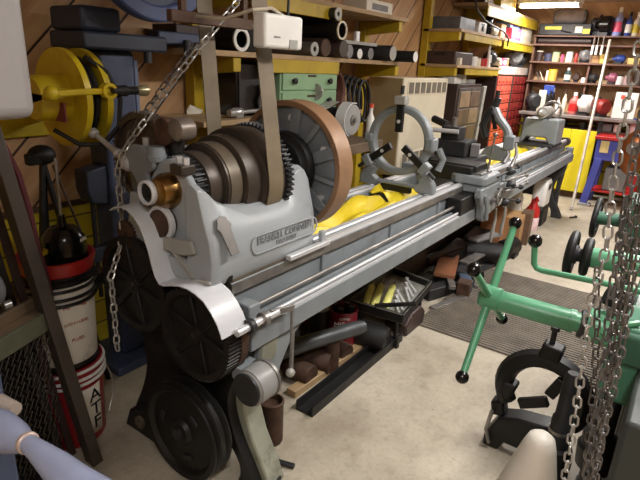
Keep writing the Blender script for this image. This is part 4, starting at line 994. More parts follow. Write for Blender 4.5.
t = thing('spray_tool', 'silver fitting and pipe lying on the low shelf by the belt', 'tool', (2.4,2.2,1.32), world=True)
MB().rev((2.2,2.2,1.35),(1,0,.02),[(0,.02),(.05,.03),(.1,.025),(.12,.012),(.4,.011)],14).build('fitting', SILV, t)
MB().box((2.27,2.2,1.345),(.06,.05,.05)).build('fitting_block', SILV, t, .006)
# bench behind the lathe carrying grinder, hose coil, small boxes
WBn = thing('wall_bench', 'wood-topped workbench with yellow legs against the wall behind the faceplate', 'bench', (3.3,2.3,0), world=True)
MB().bx(2.0, 3.66, 1.98, 2.58, 1.06, 1.1).build('bench_top', WOODD, WBn, .004)
MB().bx(2.0, 3.66, 1.965, 1.98, 1.03, 1.1).build('front_edge', WOODD, WBn, .003)
for x in (2.1, 2.9, 3.58):
    for y in (2.03, 2.53): MB().bx(x-.03, x+.03, y-.03, y+.03, 0, 1.06).build('leg', RACK, WBn)
GR = thing('bench_grinder', 'bench grinder with pale grinding wheel behind the steady rest', 'grinder', (3.2,2.12,1.1), world=True)
MB().rev((3.13,1.93,1.285),(0,1,0),[(0,0),(0,.1),(.004,.105),(.03,.105),(.034,.1),(.034,0)],40).build('grinding_wheel', mat('wheel_grey', (150,150,148), .6, 0, .08), GR)
MB().rev((3.13,1.93,1.285),(0,-1,0),[(0,.035),(.008,.035),(.01,.016),(.025,.014)],20).build('wheel_flange', STEELD, GR)
MB().strip([(3.13+.116*math.cos(a), 1.285+.116*math.sin(a)) for a in [1.3+.12*k for k in range(26)]], 'xz', 1.925, 2.0, .007).build('wheel_guard', WHITEM, GR)
MB().rev((3.13,1.99,1.285),(0,1,0),[(0,.04),(.03,.075),(.2,.08),(.24,.05),(.24,0)],28).build('motor', G_DARK, GR)
MB().bx(3.05, 3.21, 2.04, 2.2, 1.1, 1.23).build('pedestal', G_DARK, GR, .01)
CH = thing('hose_coil', 'coil of black hose hanging on the wall behind the bench grinder', 'hose', (3.75,2.45,1.15), world=True)
for k in range(6): MB().torus((3.72+.015*k,2.42-.035*k,1.37),(.25,-1,.1),.2-.008*k,.013,44,8).build('hose_turn', RUBBER if k % 2 else G_DARK, CH)
RB = thing('machine_drum', 'rust-brown round drum housing on the bench beside the hose coil', 'drum', (3.35,2.35,1.1), world=True)
MB().rev((3.38,2.3,1.44),(.3,-1,0),[(-.1,0),(-.1,.15),(.05,.16),(.07,.15),(.06,.13),(0,.12),(0,0)],36).build('drum', mat('drum_brown', (92,58,46), .55, .2), RB)
MB().bx(3.28, 3.46, 2.3, 2.44, 1.1, 1.32).build('drum_foot', RUST, RB, .01)
simple_box('small_carton', 'small tan carton standing on the bench in front of the brown drum', 'carton', 2.9, 2.1, 1.1, (.12,.1,.23), CARD, None, .3)
t = thing('scoop', 'grey metal scoop lying on the tan carton by the green drawer chest', 'scoop', (2.95,2.1,1.33), world=True)
MB().prism([(2.86,1.345),(3.1,1.38),(3.14,1.4),(3.0,1.36),(2.88,1.335)], 'xz', 2.05, 2.15).build('scoop', GREYL, t)
t = thing('lamp_reflector', 'small grey lamp shade pointing left beside the green drawer chest', 'lamp', (3.06,2.1,1.1), world=True)
MB().rev((2.98,2.16,1.46),(1,.3,0),[(0,.055),(.005,.058),(.1,.03),(.16,.02)],24).build('lamp_shade', SILV, t)
MB().cyl((3.12,2.2,1.46),(3.12,2.2,1.1),.01).build('stem', G_DARK, t)
t = thing('measuring_bar', 'bright round bar lying on the bench behind the faceplate rim', 'bar', (3.1,2.0,1.1), world=True)
MB().cyl((2.75,2.02,1.13),(3.15,2.02,1.14),.022).build('bar', STEEL, t)
MB().bx(2.8,3.1,1.99,2.05,1.1,1.11).build('bar_rest', G_DARK, t)
# ---------- cream heater
HT = thing('space_heater', 'tall cream gas heater with a slotted grille standing against the left wall', 'heater', (4.9,2.35,0), world=True)
HX0, HX1, HY0, HY1 = 4.40, 5.42, 2.2, 2.56
MB().bx(HX0, HX1, HY0, HY1, .66, 1.56).build('casing', CREAM, HT, .012, seg=3)
MB().bx(HX0-.004, HX0+.01, HY0+.015, HY1, .67, 1.55).build('shaded_side', CREAMSH, HT)  # side face coloured darker, its shade put into the colour
for z0, z1 in ((1.42,1.52),(.74,.86)):
    gr = MB().bx(HX0+.08, HX1-.06, HY0-.006, HY0+.01, z0-.01, z1+.01).build('grille', CREAM, HT, .003)
    for k in range(7):
        x = HX0+.1+.128*k
        MB().bx(x, x+.095, HY0-.009, HY0, z0, z1).build('grille_slot', mat('slot_grey', (112,104,92), .6), gr)
MB().cyl((4.7,2.45,.66),(4.7,2.45,.0),.04).build('flue_leg', G_DARK, HT); MB().cyl((5.2,2.45,.66),(5.2,2.45,.0),.04).build('flue_leg', G_DARK, HT)
t = thing('small_bottle', 'small white bottle standing on the bench left of the heater', 'bottle', (3.6,2.06,1.1), world=True)
MB().rev((3.6,2.06,1.1),(0,0,1),[(0,0),(0,.03),(.16,.03),(.2,.014),(.24,.014),(.24,0)],16).build('bottle', WHITE, t)
MB().cyl((3.6,2.06,1.34),(3.6,2.06,1.37),.018).build('cap', ORNG, t)
# ---------- dark cabinet with drawers right of the heater
DK = thing('tool_cabinet', 'dark brown tool cabinet with framed front right of the cream heater', 'cabinet', (6.1,2.35,0), world=True)
MB().bx(5.72, 6.5, 2.2, 2.56, .0, 1.5).build('case', BROWND, DK, .008)
fr_ = MB().bx(5.76, 6.46, 2.188, 2.202, .62, 1.46).build('front_frame', mat('frame_grey', (92,86,82), .5, .3), DK, .004)
for j in range(4):
    for k in range(2):
        x0 = 5.79+.33*k; z0 = .66+.195*j
        MB().bx(x0, x0+.31, 2.18, 2.19, z0, z0+.175).build('drawer', (mat('brown_drawer', (104,84,68), .5), mat('tan_drawer', (142,120,94), .5))[(j+k) % 2], DK, .004)
for i, (x, d, m) in enumerate(((5.85,(.2,.2,.07),WHITE),(6.1,(.16,.18,.1),PAPER),(6.33,(.2,.2,.05),GREYL))):
    simple_box('parts_box', ('white flat box','cream paper box','low grey box')[i] + ' lying on top of the dark tool cabinet', 'box', x, 2.36, 1.5, d, m, None, .3*i)
t = thing('steel_plank', 'pale grey steel plank standing upright behind the carriage', 'plank', (4.9,1.95,0), world=True)
MB().beam((4.98,1.72,0),(4.86,1.62,1.52),.06,.025,(0,1,0)).build('plank', GREYL, t, .003)
# ---------- two red small-drawer cabinets
def drawers(label, x0, x1, m, mc, cap):
    t = thing('drawer_cabinet', label, 'drawer cabinet', ((x0+x1)/2,2.35,0), world=True)
    MB().bx(x0, x1, 2.2, 2.48, .62, 1.69).build('case', BROWND, t, .006)
    MB().bx(x0-.005, x1+.005, 2.19, 2.48, 1.62, 1.72).build('top_cap', cap, t, .004)
    for k in (x0+.04, x1-.04):
        for y in (2.24, 2.44): MB().bx(k-.03, k+.03, y-.03, y+.03, 0, .62).build('stand_leg', G_DARK, t)
    for j in range(8):
        for k in range(4):
            w = (x1-x0-.04)/4; xx = x0+.02+w*k; z = .65+.12*j
            d = MB().bx(xx+.006, xx+w-.006, 2.19, 2.205, z, z+.106).build('drawer', m, t, .003)
            MB().bx(xx+w*.3, xx+w*.7, 2.183, 2.192, z+.03, z+.045).build('pull', mc, d)
drawers('bright orange-red cabinet of small drawers in the far left corner', 7.04, 7.72, ORNG, REDD, mat('cap_cream', (226,200,186), .5))
drawers('dark red cabinet of small drawers in the corner, right of the bright one', 7.78, 8.52, REDD, mat('deep_red', (104,30,30), .5), mat('cap_grey', (190,176,166), .5))
# ---------- goods on the right rack
def bottle(label, x, y, z, r, h, m, mcap, cat='bottle', name='bottle', band=None):
    t = thing(name, label, cat, (x, y, z))
    MB().rev((0,0,0),(0,0,1),[(0,0),(0,r*.95),(.006,r),(h*.62,r),(h*.76,r*.45),(h*.86,r*.36),(h*.86,0)],16).build('body', m, t)
    MB().cyl((0,0,h*.84),(0,0,h),r*.42,n=12).build('cap', mcap, t)
    if band: MB().rev((0,0,h*.15),(0,0,1),[(0,r*.9),(0,r*1.03),(h*.35,r*1.03),(h*.35,r*.9)],16,True).build('label', band, t)
    return t
def can(label, x, y, z, r, h, m, mtop=None, cat='can', name='can'):
    t = thing(name, label, cat, (x, y, z))
    MB().rev((0,0,0),(0,0,1),[(0,0),(0,r),(h*.94,r),(h*.95,r*.96),(h,r*.96),(h,0)],18).build('body', m, t)
    if mtop: MB().rev((0,0,h),(0,0,1),[(0,0),(0,r*.98),(.012,r*.98),(.012,0)],18).build('lid', mtop, t)
    return t
def lump(label, x, y, z, d, m, cat, name, seed=0):
    """small tool: body, handle and foot"""
    t = thing(name, label, cat, (x, y, z), seed*.7)
    MB().rev((-d[0]*.4,0,d[2]*.55),(1,0,0),[(0,0),(0,d[2]*.3),(d[0]*.15,d[2]*.44),(d[0]*.55,d[2]*.44),(d[0]*.62,d[2]*.25),(d[0]*.85,d[2]*.18),(d[0]*.85,0)],14).build('body', m, t)
    MB().box((0,0,d[2]*.12),(d[0]*.5,d[1]*.6,d[2]*.24)).build('foot', G_DARK, t, .004)
    MB().tube([(0,0,d[2]*.5),(d[0]*.1,0,d[2]*.8),(d[0]*.3,0,d[2])], d[2]*.09, 8).build('handle', BLACK, t)
    return t
z = 1.70
t = thing('steel_case', 'dark brown steel case on the lower board at the near end of the right rack', 'case', (5.75,2.36,z), world=True)
MB().bx(5.48, 6.0, 2.18, 2.54, z, z+.13).build('case', BROWND, t, .01)
MB().bx(5.475, 5.485, 2.3, 2.42, z+.09, z+.11).build('handle', BLACK, t)
simple_box('small_carton', 'small beige carton on the lower board in front of the dark brown case', 'carton', 5.56, 2.17, z, (.06,.06,.07), CREAM)
can('white cup on the lower board of the right rack, near end', 6.08, 2.2, z, .045, .1, WHITE, None, 'cup', 'cup')
can('cream tin on the lower board beside the white cup', 6.22, 2.2, z, .04, .08, CREAM, GREYL)
can('red mug on the lower board of the right rack', 6.4, 2.2, z, .055, .09, RED, None, 'mug', 'mug')
t = thing('spray_gun', 'tall white spray wand standing on the lower board of the right rack', 'spray gun', (6.6,2.2,z), world=True)
MB().tube([(6.6,2.2,z),(6.6,2.2,z+.1),(6.58,2.2,z+.2),(6.6,2.2,z+.29)], [.035,.02,.014,.012], 10).build('body', WHITE, t)
MB().tube([(6.6,2.2,z+.12),(6.68,2.2,z+.13),(6.7,2.2,z+.05)], .009, 8).build('trigger', WHITE, t)
lump('dark hand drill lying on the lower board beside the white spray wand', 6.78, 2.25, z, (.2,.1,.18), G_DARK, 'drill', 'hand_drill', 1)
lump('cream-coloured small clamp tool on the lower board, far end', 6.98, 2.22, z, (.16,.1,.12), CREAM, 'tool', 'clamp_tool', 2)
simple_box('parts_carton', 'pink carton on top of the bright orange-red drawer cabinet', 'carton', 7.3, 2.3, 1.72, (.2,.18,.1), PINK, PAPER)
lump('silver planer tool on the orange-red drawer cabinet', 7.1, 2.35, 1.72, (.3,.14,.2), SILV, 'tool', 'planer', .5)
can('tan tin beside the pink carton on the orange-red drawer cabinet', 7.5, 2.28, 1.72, .06, .1, CARD, CREAM)
lump('dark grey grinder on top of the dark red drawer cabinet', 8.0, 2.32, 1.72, (.36,.2,.26), GREYP, 'grinder', 'angle_grinder', 1)
lump('small black tool at the end of the dark red drawer cabinet top', 8.35, 2.32, 1.72, (.22,.16,.2), G_DARK, 'tool', 'power_tool', 3)
z = 2.05
t = thing('tool_case', 'long grey steel box on the middle board of the right rack', 'box', (5.85,2.38,z), world=True)
MB().bx(5.6, 6.05, 2.22, 2.54, z, z+.13).build('case', mat('slate', (104,104,108), .5), t, .006)
t = thing('power_supply', 'white instrument box with dark dial beside the long grey box', 'instrument', (6.25,2.3,z), world=True)
MB().bx(6.12, 6.38, 2.2, 2.44, z, z+.12).build('case', WHITE, t, .006)
MB().rev((6.25,2.2,z+.055),(0,-1,0),[(0,.03),(.012,.03),(.014,0)],16).build('dial', BLACK, t)
MB().box((6.25,2.198,z+.1),(.1,.004,.02)).build('slot', BLACK, t)
bottle('tall black bottle with white cap on the middle board of the right rack', 6.55, 2.24, z, .045, .36, BLKPL, WHITE)
bottle('short black bottle beside the tall white-capped one', 6.45, 2.2, z, .03, .15, BLKPL, BLACK)
lump('beige small machine on the middle board of the right rack', 6.76, 2.24, z, (.26,.14,.12), CREAM, 'tool', 'sander', 0)
simple_box('tall_carton', 'brown open carton on the middle board of the right rack', 'carton', 7.05, 2.3, z, (.2,.18,.17), CARD, CREAM)
t = simple_box('rag_box', 'pink and white wrapped package on the middle board', 'package', 7.5, 2.28, z, (.42,.22,.15), PINK, PAPER)
simple_box('blue_tray', 'light blue flat box lying on the pink package', 'box', 7.48, 2.3, z+.151, (.46,.2,.07), mat('sky_blue', (120,160,214), .45))
simple_box('cream_box', 'tall cream box at the far end of the middle board', 'box', 8.1, 2.3, z, (.5,.2,.3), CREAM, PAPER)
simple_box('gauge_box', 'grey box with round gauge on top of the tall cream box', 'gauge', 8.05, 2.3, z+.301, (.2,.16,.02), GREYL)
z = 2.38
t = simple_box('yellow_bin', 'bright yellow bin on the top board of the right rack', 'bin', 7.0, 2.3, z, (.6,.24,.14), YEL)
t = simple_box('carton', 'dark carton at the near end of the top board of the right rack', 'carton', 6.4, 2.34, z, (.3,.24,.1), BROWND)
CB = thing('cable', 'black cable drooping across the right rack from the ceiling', 'cable', (6.2,2.12,2.3), world=True)
MB().tube([(5.55,2.12,2.62),(5.62,2.12,2.4),(5.75,2.11,2.25),(6.0,2.1,2.17),(6.3,2.1,2.14),(6.7,2.1,2.11),(6.95,2.1,2.04),(7.0,2.12,1.96)], .011, 8).build('cable', RUBBER, CB)

# ---------- shelves along the back wall
BS = thing('wall_shelving', 'long brown wooden shelving across the back wall', 'shelving', (8.45,1.0,0), world=True)
sb = mat('brown_shelf', (112,80,66), .55, 0, .15, 5)
for nm, x0, z0, z1 in (('shelf_board',8.3,2.155,2.175),('shelf_board',8.28,2.035,2.06),('shelf_board',8.3,1.8,1.825),('shelf_board',8.3,1.535,1.56)):
    MB().bx(x0, 8.59, -1.5, 2.16, z0, z1).build(nm, sb, BS, .003)
for y in (2.14, 1.36, .55, -.4): MB().bx(8.34, 8.59, y-.012, y+.012, 1.13 if y < 2 else 1.0, 2.17).build('upright', sb, BS)
CT2 = thing('counter', 'grey-edged counter running under the shelves along the back wall', 'counter', (8.25,.6,0), world=True)
MB().bx(7.95, 8.59, -1.5, 2.1, 1.09, 1.13).build('counter_top', mat('counter_grey', (120,110,104), .5), CT2, .005)
MB().bx(8.05, 8.59, -1.5, 2.1, .93, .955).build('under_shelf', sb, CT2, .003)
for k in range(3): MB().bx(7.93, 7.95, 1.03+.32*k, 1.345+.32*k, .1, .95).build('front_panel', mat('bright_yellow', (236,216,40), .45, 0, .06, 5), CT2, .003)
for y in (2.0, 1.02, -.5):
    MB().bx(8.0, 8.05, y-.03, y+.03, 0, 1.09).build('counter_leg', G_DARK, CT2)
yp = lambda px: 2.08-(px-535)*.01285
# black case and what lies along the top
t = thing('long_case', 'long black case with yellow stickers lying on top of the back shelves', 'case', (8.42,1.75,2.175), world=True)
MB().bx(8.3, 8.55, 1.42, 2.1, 2.175, 2.33).build('case', mat('case_black', (30,29,32), .5), t, .012)
MB().bx(8.293, 8.302, 1.8, 2.02, 2.25, 2.29).build('sticker', mat('sticker_yellow', (214,206,60), .5), t)
MB().bx(8.293, 8.302, 1.53, 1.62, 2.21, 2.29).build('sticker', PAPER, t); MB().bx(8.293, 8.302, 1.43, 1.52, 2.2, 2.26).build('sticker', MATS['sticker_yellow'], t)
MB().tube([(8.29,1.8,2.24),(8.285,1.73,2.22),(8.29,1.66,2.21)], .01, 8).build('case_handle', BLACK, t)
t = thing('tool_roll', 'dark canvas roll on the board under the long black case', 'roll', (8.4,1.8,2.06), world=True)
MB().cyl((8.4,1.4,2.105),(8.4,2.1,2.105),.042).build('roll', BROWND, t)
for i, (y, c) in enumerate(((1.75,'grey'),(1.25,'dark grey'))):
    t = thing('storage_drum', c+' rounded storage drum behind the goods on top of the back shelves', 'drum', (8.5,y,2.33 if i == 0 else 2.175), world=True)
    MB().rev((8.46,y-.22,2.43 if i == 0 else 2.32),(0,1,0),[(0,0),(0,.07),(.03,.095),(.4,.095),(.43,.07),(.43,0)],20).build('drum', mat('drum_'+c.replace(' ','_'), (130,124,124) if i == 0 else (58,54,54), .5), t)
    if i == 0: MB().bx(8.42, 8.5, y-.18, y+.18, 2.33, 2.36).build('cradle', G_DARK, t)
    else: MB().bx(8.42, 8.5, y-.18, y+.18, 2.175, 2.24).build('cradle', G_DARK, t)
lump('black drill hanging over the shelf edge by the white pole', 8.38, yp(598), 2.175, (.26,.18,.26), BLKPL, 'drill', 'power_drill', 2)
for k, px in enumerate((592, 596, 601)):
    t = thing('screwdriver', ('left','middle','right')[k]+' of the three white-handled tools hanging under the top back shelf', 'tool', (8.26,yp(px),1.93))
    MB().cyl((0,0,0),(0,0,.12),.016,n=10).build('handle', WHITE, t); MB().cyl((0,0,.12),(0,0,.245),.006,n=8).build('shank', STEELD, t)
tb = [(610,.055,.36,'blue and pink bottle with white neck on the top back shelf',mat('pale_blue', (150,160,214), .4),WHITE,PINK),(620,.04,.3,'blue slim can on the top back shelf',LGLASS,BLACK,WHITE),(627,.04,.3,'yellow and white slim can on the top back shelf',CREAM,WHITE,YEL),(632.5,.03,.32,'tan slim can on the top back shelf near the right edge',CARD,WHITE,None),(638,.045,.34,'tall white bottle on the top back shelf at the right edge',WHITE,WHITE,None)]
for px, r, h, lb, m, mc, bnd in tb: bottle(lb, 8.4, yp(px), 2.175, r, h, m, mc, band=bnd)
z2 = 1.825
can('brown jar on the second back shelf beside the corner', 8.4, yp(537), z2, .05, .13, BROWND, CREAM, 'jar', 'jar')
can('dark blue-grey tin on the second back shelf', 8.4, yp(547), z2, .06, .11, mat('blue_tin', (60,60,84), .5), None)
can('cream and green tin on the second back shelf', 8.38, yp(555), z2, .05, .12, mat('olive_cream', (186,190,140), .5), GREENL)
can('slim pink can on the second back shelf', 8.38, yp(562), z2, .022, .1, PINK, None)
can('white paint tin with grey lid on the second back shelf', 8.38, yp(569), z2, .045, .13, WHITE, GREYL)
can('slim red can on the second back shelf', 8.38, yp(576), z2, .02, .12, RED, None)
lump('dark grey tool with round head on the second back shelf', 8.42, yp(584), z2, (.18,.16,.18), GREYP, 'tool', 'polisher', 1)
simple_box('tan_block', 'tan wooden block on the second back shelf', 'block', 8.4, yp(595), z2, (.1,.12,.1), CARD)
can('yellow tin on the second back shelf behind the white pole', 8.4, yp(603), z2, .06, .12, mat('soft_yellow', (206,180,90), .5), None)
lump('blue hand tool on the second back shelf, right part', 8.4, yp(618), z2, (.18,.14,.12), LGLASS, 'tool', 'hand_tool', 2)
simple_box('yellow_box', 'pale yellow box on the second back shelf near the right edge', 'box', 8.38, yp(632), z2, (.12,.14,.08), mat('cream_yellow', (224,196,120), .5))
z3 = 1.56
for i, px in enumerate((539, 543)):
    t = thing('file', ('left','right')[i]+' of the two pale sticks leaning on the third back shelf', 'stick', (8.4,yp(px),z3), world=True)
    MB().beam((8.36,yp(px)-.04,z3),(8.52,yp(px)+.07,z3+.14),.016,.012,(0,1,0)).build('stick', CREAM if i else STEELD, t)
can('slim cream can on the third back shelf', 8.4, yp(549), z3, .022, .13, CREAM, WHITE)
can('yellow oil tin on the third back shelf', 8.38, yp(555), z3, .06, .15, mat('oil_yellow', (220,170,80), .45), YEL)
bottle('dark green bottle with white top on the third back shelf', 8.38, yp(571), z3, .045, .19, mat('bottle_green', (60,80,80), .35), WHITE, band=PAPER)
lump('dark clamp tool on the third back shelf beside the green bottle', 8.4, yp(580), z3, (.12,.1,.12), BROWND, 'tool', 'clamp_tool', 0)
can('small white pot on the third back shelf', 8.36, yp(588), z3, .03, .07, WHITE, None)
lump('long dark ratchet tool on the third back shelf', 8.4, yp(596), z3, (.22,.1,.13), G_DARK, 'tool', 'ratchet', 1)
lump('pink-handled tool on the third back shelf, right part', 8.4, yp(615), z3, (.18,.12,.15), mat('rose', (150,84,104), .45), 'tool', 'sprayer', 2)
can('white can with dark lid on the third back shelf, right part', 8.38, yp(623), z3, .045, .11, WHITE, BLACK)
can('grey-pink can on the third back shelf near the right edge', 8.38, yp(630), z3, .045, .11, mat('grey_pink', (180,150,150), .5), GREYL)
simple_box('dark_case', 'dark case at the right end of the third back shelf', 'case', 8.42, yp(639), z3, (.14,.08,.2), BROWND)
z4 = 1.13
lump('dark bench vise at the left end of the back counter', 8.2, 1.98, z4, (.28,.2,.26), G_DARK, 'vise', 'bench_vise', 1)
simple_box('tall_carton', 'cream carton standing on the back counter behind the tailstock', 'carton', 8.2, 1.87, z4, (.1,.1,.3), CREAM, PAPER, .2)
simple_box('blue_box', 'bright blue carton standing on the grey box on the back counter', 'box', 8.35, 1.82, z4+.241, (.12,.14,.13), LGLASS, WHITE)
simple_box('grey_box', 'dark grey box on the back counter under the blue carton', 'box', 8.35, 1.82, z4, (.14,.16,.24), G_DARK)
bottle('black bottle on the back counter behind the tailstock', 8.12, 1.74, z4, .04, .3, BLKPL, BLACK)
bottle('white bottle on the back counter right of the black bottle', 8.15, 1.63, z4, .035, .22, WHITE, GREYL)
bottle('tall cream bottle on the back counter', 8.2, 1.56, z4, .03, .32, CREAM, BROWND)
bottle('pink and red jug with white top on the back counter', 8.2, 1.43, z4, .065, .3, mat('dusty_pink', (196,110,104), .45), WHITE, band=RED)
lump('white and dark machine on the back counter left of the white pole', 8.2, 1.29, z4, (.26,.2,.28), WHITE, 'machine', 'jigsaw', 2)
t = lump('dark red pump on the back counter right of the white pole', 8.22, 1.08, z4, (.26,.2,.24), REDD, 'pump', 'pump', 1)
t = thing('white_board', 'white plastic board leaning up on the back counter at the right', 'board', (8.2,.8,z4), world=True)
MB().box((8.19,.8,z4+.17),(.02,.27,.34),(0,.12,0)).build('board', WHITE, t, .004)
MB().box((8.165,.84,z4+.28),(.006,.05,.05)).build('sticker', ORNG, t)
can('white paper cup under the counter above the blue stand', 8.1, .82, .955, .045, .1, WHITE, None, 'cup', 'cup')
simple_box('grey_tin', 'grey tin box on the under-counter shelf above the blue stand', 'box', 8.15, .97, .955, (.14,.17,.1), GREYP)
for i, y in enumerate((1.75, 1.5, 1.25)):
    can(('silver','black','dark grey')[i]+' can lying on the under-counter shelf behind the tailstock', 8.12, y, .955, .05, .09, (SILV,BLACK,G_DARK)[i], None)
bottle('white spray bottle on the under-counter shelf at the right edge', 8.1, .63, .955, .05, .2, WHITE, LGLASS)
# ---------- blue stand with red top
BT = thing('blue_stand', 'blue steel machine stand with red top and splayed legs at the back right', 'stand', (7.85,.5,0), world=True)
MB().bx(7.62, 8.1, .02, 1.0, .885, .925).build('top', RED, BT, .006)
MB().bx(7.65, 8.05, .05, .97, .62, .885).build('panel', BLUEB, BT, .006)
MB().bx(7.642, 7.652, .82, .92, .72, .87).build('notice', mat('notice_yellow', (214,190,130), .6), BT)
for y0, y1 in ((.93,1.0),(.09,.02)):
    for x0, x1 in ((7.68,7.62),(8.02,8.08)):
        MB().beam((x0,y0-.02,.64),(x1,y1-.02,0),.09,.07).build('leg', BLUEB, BT, .004)
MB().bx(7.66, 8.04, .08, .92, .2, .225).build('lower_shelf', RED, BT, .004)
MB().box((7.62,.96,.02),(.1,.16,.04)).build('foot_plate', SILV, BT, .004)
simple_box('parts_bin', 'grey box on the red lower shelf of the blue stand', 'box', 7.85, .68, .226, (.28,.26,.3), GREYP)
can('red tin with white band on the red lower shelf of the blue stand', 7.78, .48, .226, .075, .24, RED, WHITE)
PO = thing('white_pole', 'long white pole leaning against the back shelves', 'pole', (7.2,1.03,0), world=True)
MB().cyl((7.2,1.04,0.005),(8.22,1.15,2.12),.018,n=14).build('pole', mat('pole_white', (206,196,184), .35, .2), PO)
MB().cyl((7.2,1.04,0.005),(7.215,1.0416,.035),.02,n=14).build('tip', GREYL, PO)
# ---------- scrap and tools stored on the floor under the lathe
t = thing('channel_iron', 'long black iron channel lying on the floor along the lathe', 'channel', (2.2,1.25,0), world=True)
MB().prism([(1.20,.0),(1.20,.055),(1.212,.055),(1.212,.012),(1.29,.012),(1.29,.055),(1.302,.055),(1.302,0)], 'yz', 1.75, 2.72).build('channel', BLACK, t)
MB().box((2.62,1.19,.03),(.03,.02,.06)).build('channel_lug', BLACK, t)
t = thing('wood_strip', 'pale wood strip lying beside the black channel under the lathe', 'board', (2.2,1.36,0), world=True)
MB().box((2.24,1.37,.02),(.85,.06,.04),(0,0,-.04)).build('strip', WOODB, t, .003)
t = thing('steel_pipe', 'thick dark steel pipe with a side branch lying on the scrap under the lathe', 'pipe', (1.9,1.45,.1), world=True)
MB().tube([(1.42,1.60,.21),(1.7,1.51,.23),(2.0,1.40,.24),(2.26,1.285,.25),(2.31,1.262,.25)], [.042,.042,.042,.042,.034], 18).build('pipe', mat('pipe_grey', (82,84,86), .45, .4, .2, 8), t)
MB().cyl((1.85,1.46,.24),(1.93,1.66,.27),.032).build('branch', MATS['pipe_grey'], t)
MB().cyl((1.6,1.54,0),(1.6,1.54,.19),.04).build('pipe_rest', RUST, t); MB().cyl((2.15,1.36,0),(2.15,1.36,.2),.04).build('pipe_rest', RUST, t)
st = [(1.96,1.36,.06,.2,0,'rusty round stub lying nearest the black channel'),(2.1,1.345,.065,.22,.25,'rusty round stub second along beside the black channel'),(2.3,1.34,.055,.2,-.1,'rusty stub lying under the end of the dark pipe'),(2.02,1.5,.05,.25,.1,'dark round stub lying behind the rusty ones'),(1.8,1.47,.05,.2,.5,'rusty round stub lying near the dark iron ring'),(2.45,1.4,.06,.22,.0,'tan round wooden stub lying past the dark pipe end')]
for i, (x, y, r, l, a, lb) in enumerate(st):
    o = MB().rev((0,-l/2,r),(0,1,0),[(0,0),(0,r*.92),(.008,r),(l-.008,r),(l,r*.92),(l,0)],22).build('round_stub', (RUST,RUST,RUST,G_DARK,RUST,WOODD)[i], None)
    solo(o, lb+' under the lathe', 'stub', (x, y+l/2+.0, 0), (0,0,a))
for i, (x, y, z, R_, r, lb) in enumerate(((1.44,1.34,.0,.09,.03,'black iron ring lying at the front under the near leg'),(2.1,1.68,.0,.1,.035,'black toothed wheel lying under the middle of the lathe'))):
    if i == 0:
        t = thing('iron_ring', lb, 'ring', (x,y,0), world=True); MB().torus((x,y,.33),(0,0,1),.085,.028).build('ring', BLACK, t)
        MB().cyl((x,y+.02,0),(x,y+.02,.31),.07).build('drum', G_DARK, t)
    else:
        solo(MB().gear((0,0,.05),(0,0,1),.12,.09,18,.02,.04).build('toothed_wheel', BLACK, None, flat=True), lb, 'gear', (x,y,.13), (.5,.3,0))
t = thing('wheel_block', 'rough dark casting under the toothed wheel', 'casting', (2.1,1.68,0), world=True)
MB().rev((2.1,1.68,0),(0,0,1),[(0,0),(0,.12),(.05,.12),(.1,.08),(.14,.06),(.14,0)],16).build('casting', G_DARK, t)
PT = thing('rusty_can', 'rusty cylindrical can standing on the floor beside the lathe leg', 'can', (1.5,1.25,0), world=True)
MB().rev((1.505,1.255,0),(0,0,1),[(0,0),(0,.05),(.01,.053),(.2,.053),(.205,.056),(.215,.056),(.218,.048),(.19,.045),(.19,0)],28).build('body', RUST, PT)
for i, (p, q, lb) in enumerate((((1.30,1.15,.012),(1.34,1.06,.012),'left dark bar stub on the floor in front of the lathe foot'),((1.4,1.16,.012),(1.43,1.06,.012),'right dark bar stub on the floor in front of the lathe foot'),((1.24,1.2,.012),(1.28,1.09,.012),'flat dark bar lying under the lathe foot edge'))):
    t = thing('chisel', lb, 'bar', p, world=True); MB().beam(p, q, .022, .016).build('bar', G_DARK if i else BLACK, t, .003)
t = thing('coffee_can', 'dark red coffee can with white lettering standing under the lathe', 'can', (2.42,1.47,0), world=True)
MB().rev((2.42,1.47,0.0),(0,0,1),[(0,0),(0,.085),(.01,.088),(.26,.088),(.26,.084),(.25,.08),(.1,.08),(.1,0)],32).build('can', mat('can_red', (124,20,40), .35, 0, .08), t)
a_ = math.atan2(-1.47,-2.42)+.12
curvetext(MB(), 'Millard', .045, 2.42, 1.47, .19, .0885, a_).build('lettering', WHITE, t)
curvetext(MB(), 'COFFEE', .018, 2.42, 1.47, .225, .0885, a_).build('lettering', PAPER, t)
for k in range(4): MB().cyl((2.42+.03*math.cos(k*1.7),1.47+.03*math.sin(k*1.7),.1),(2.42+.05*math.cos(k*1.7),1.47+.05*math.sin(k*1.7),.275),.018).build('nut', G_DARK, t)
t = thing('paint_can', 'dark can with a plain grey lid standing beside the red coffee can', 'can', (2.26,1.52,0), world=True)
MB().cyl((2.36,1.6,0),(2.36,1.6,.24),.07).build('can', G_DARK, t); MB().cyl((2.36,1.6,.24),(2.36,1.6,.248),.067).build('lid', GREYL, t)
t = thing('coffee_can', 'second dark red can standing further back under the lathe', 'can', (2.4,1.72,0), world=True)
MB().cyl((2.4,1.72,0),(2.4,1.72,.2),.085).build('can', MATS['can_red'], t); MB().cyl((2.4,1.72,.2),(2.4,1.72,.205),.08).build('lid', BLACK, t)
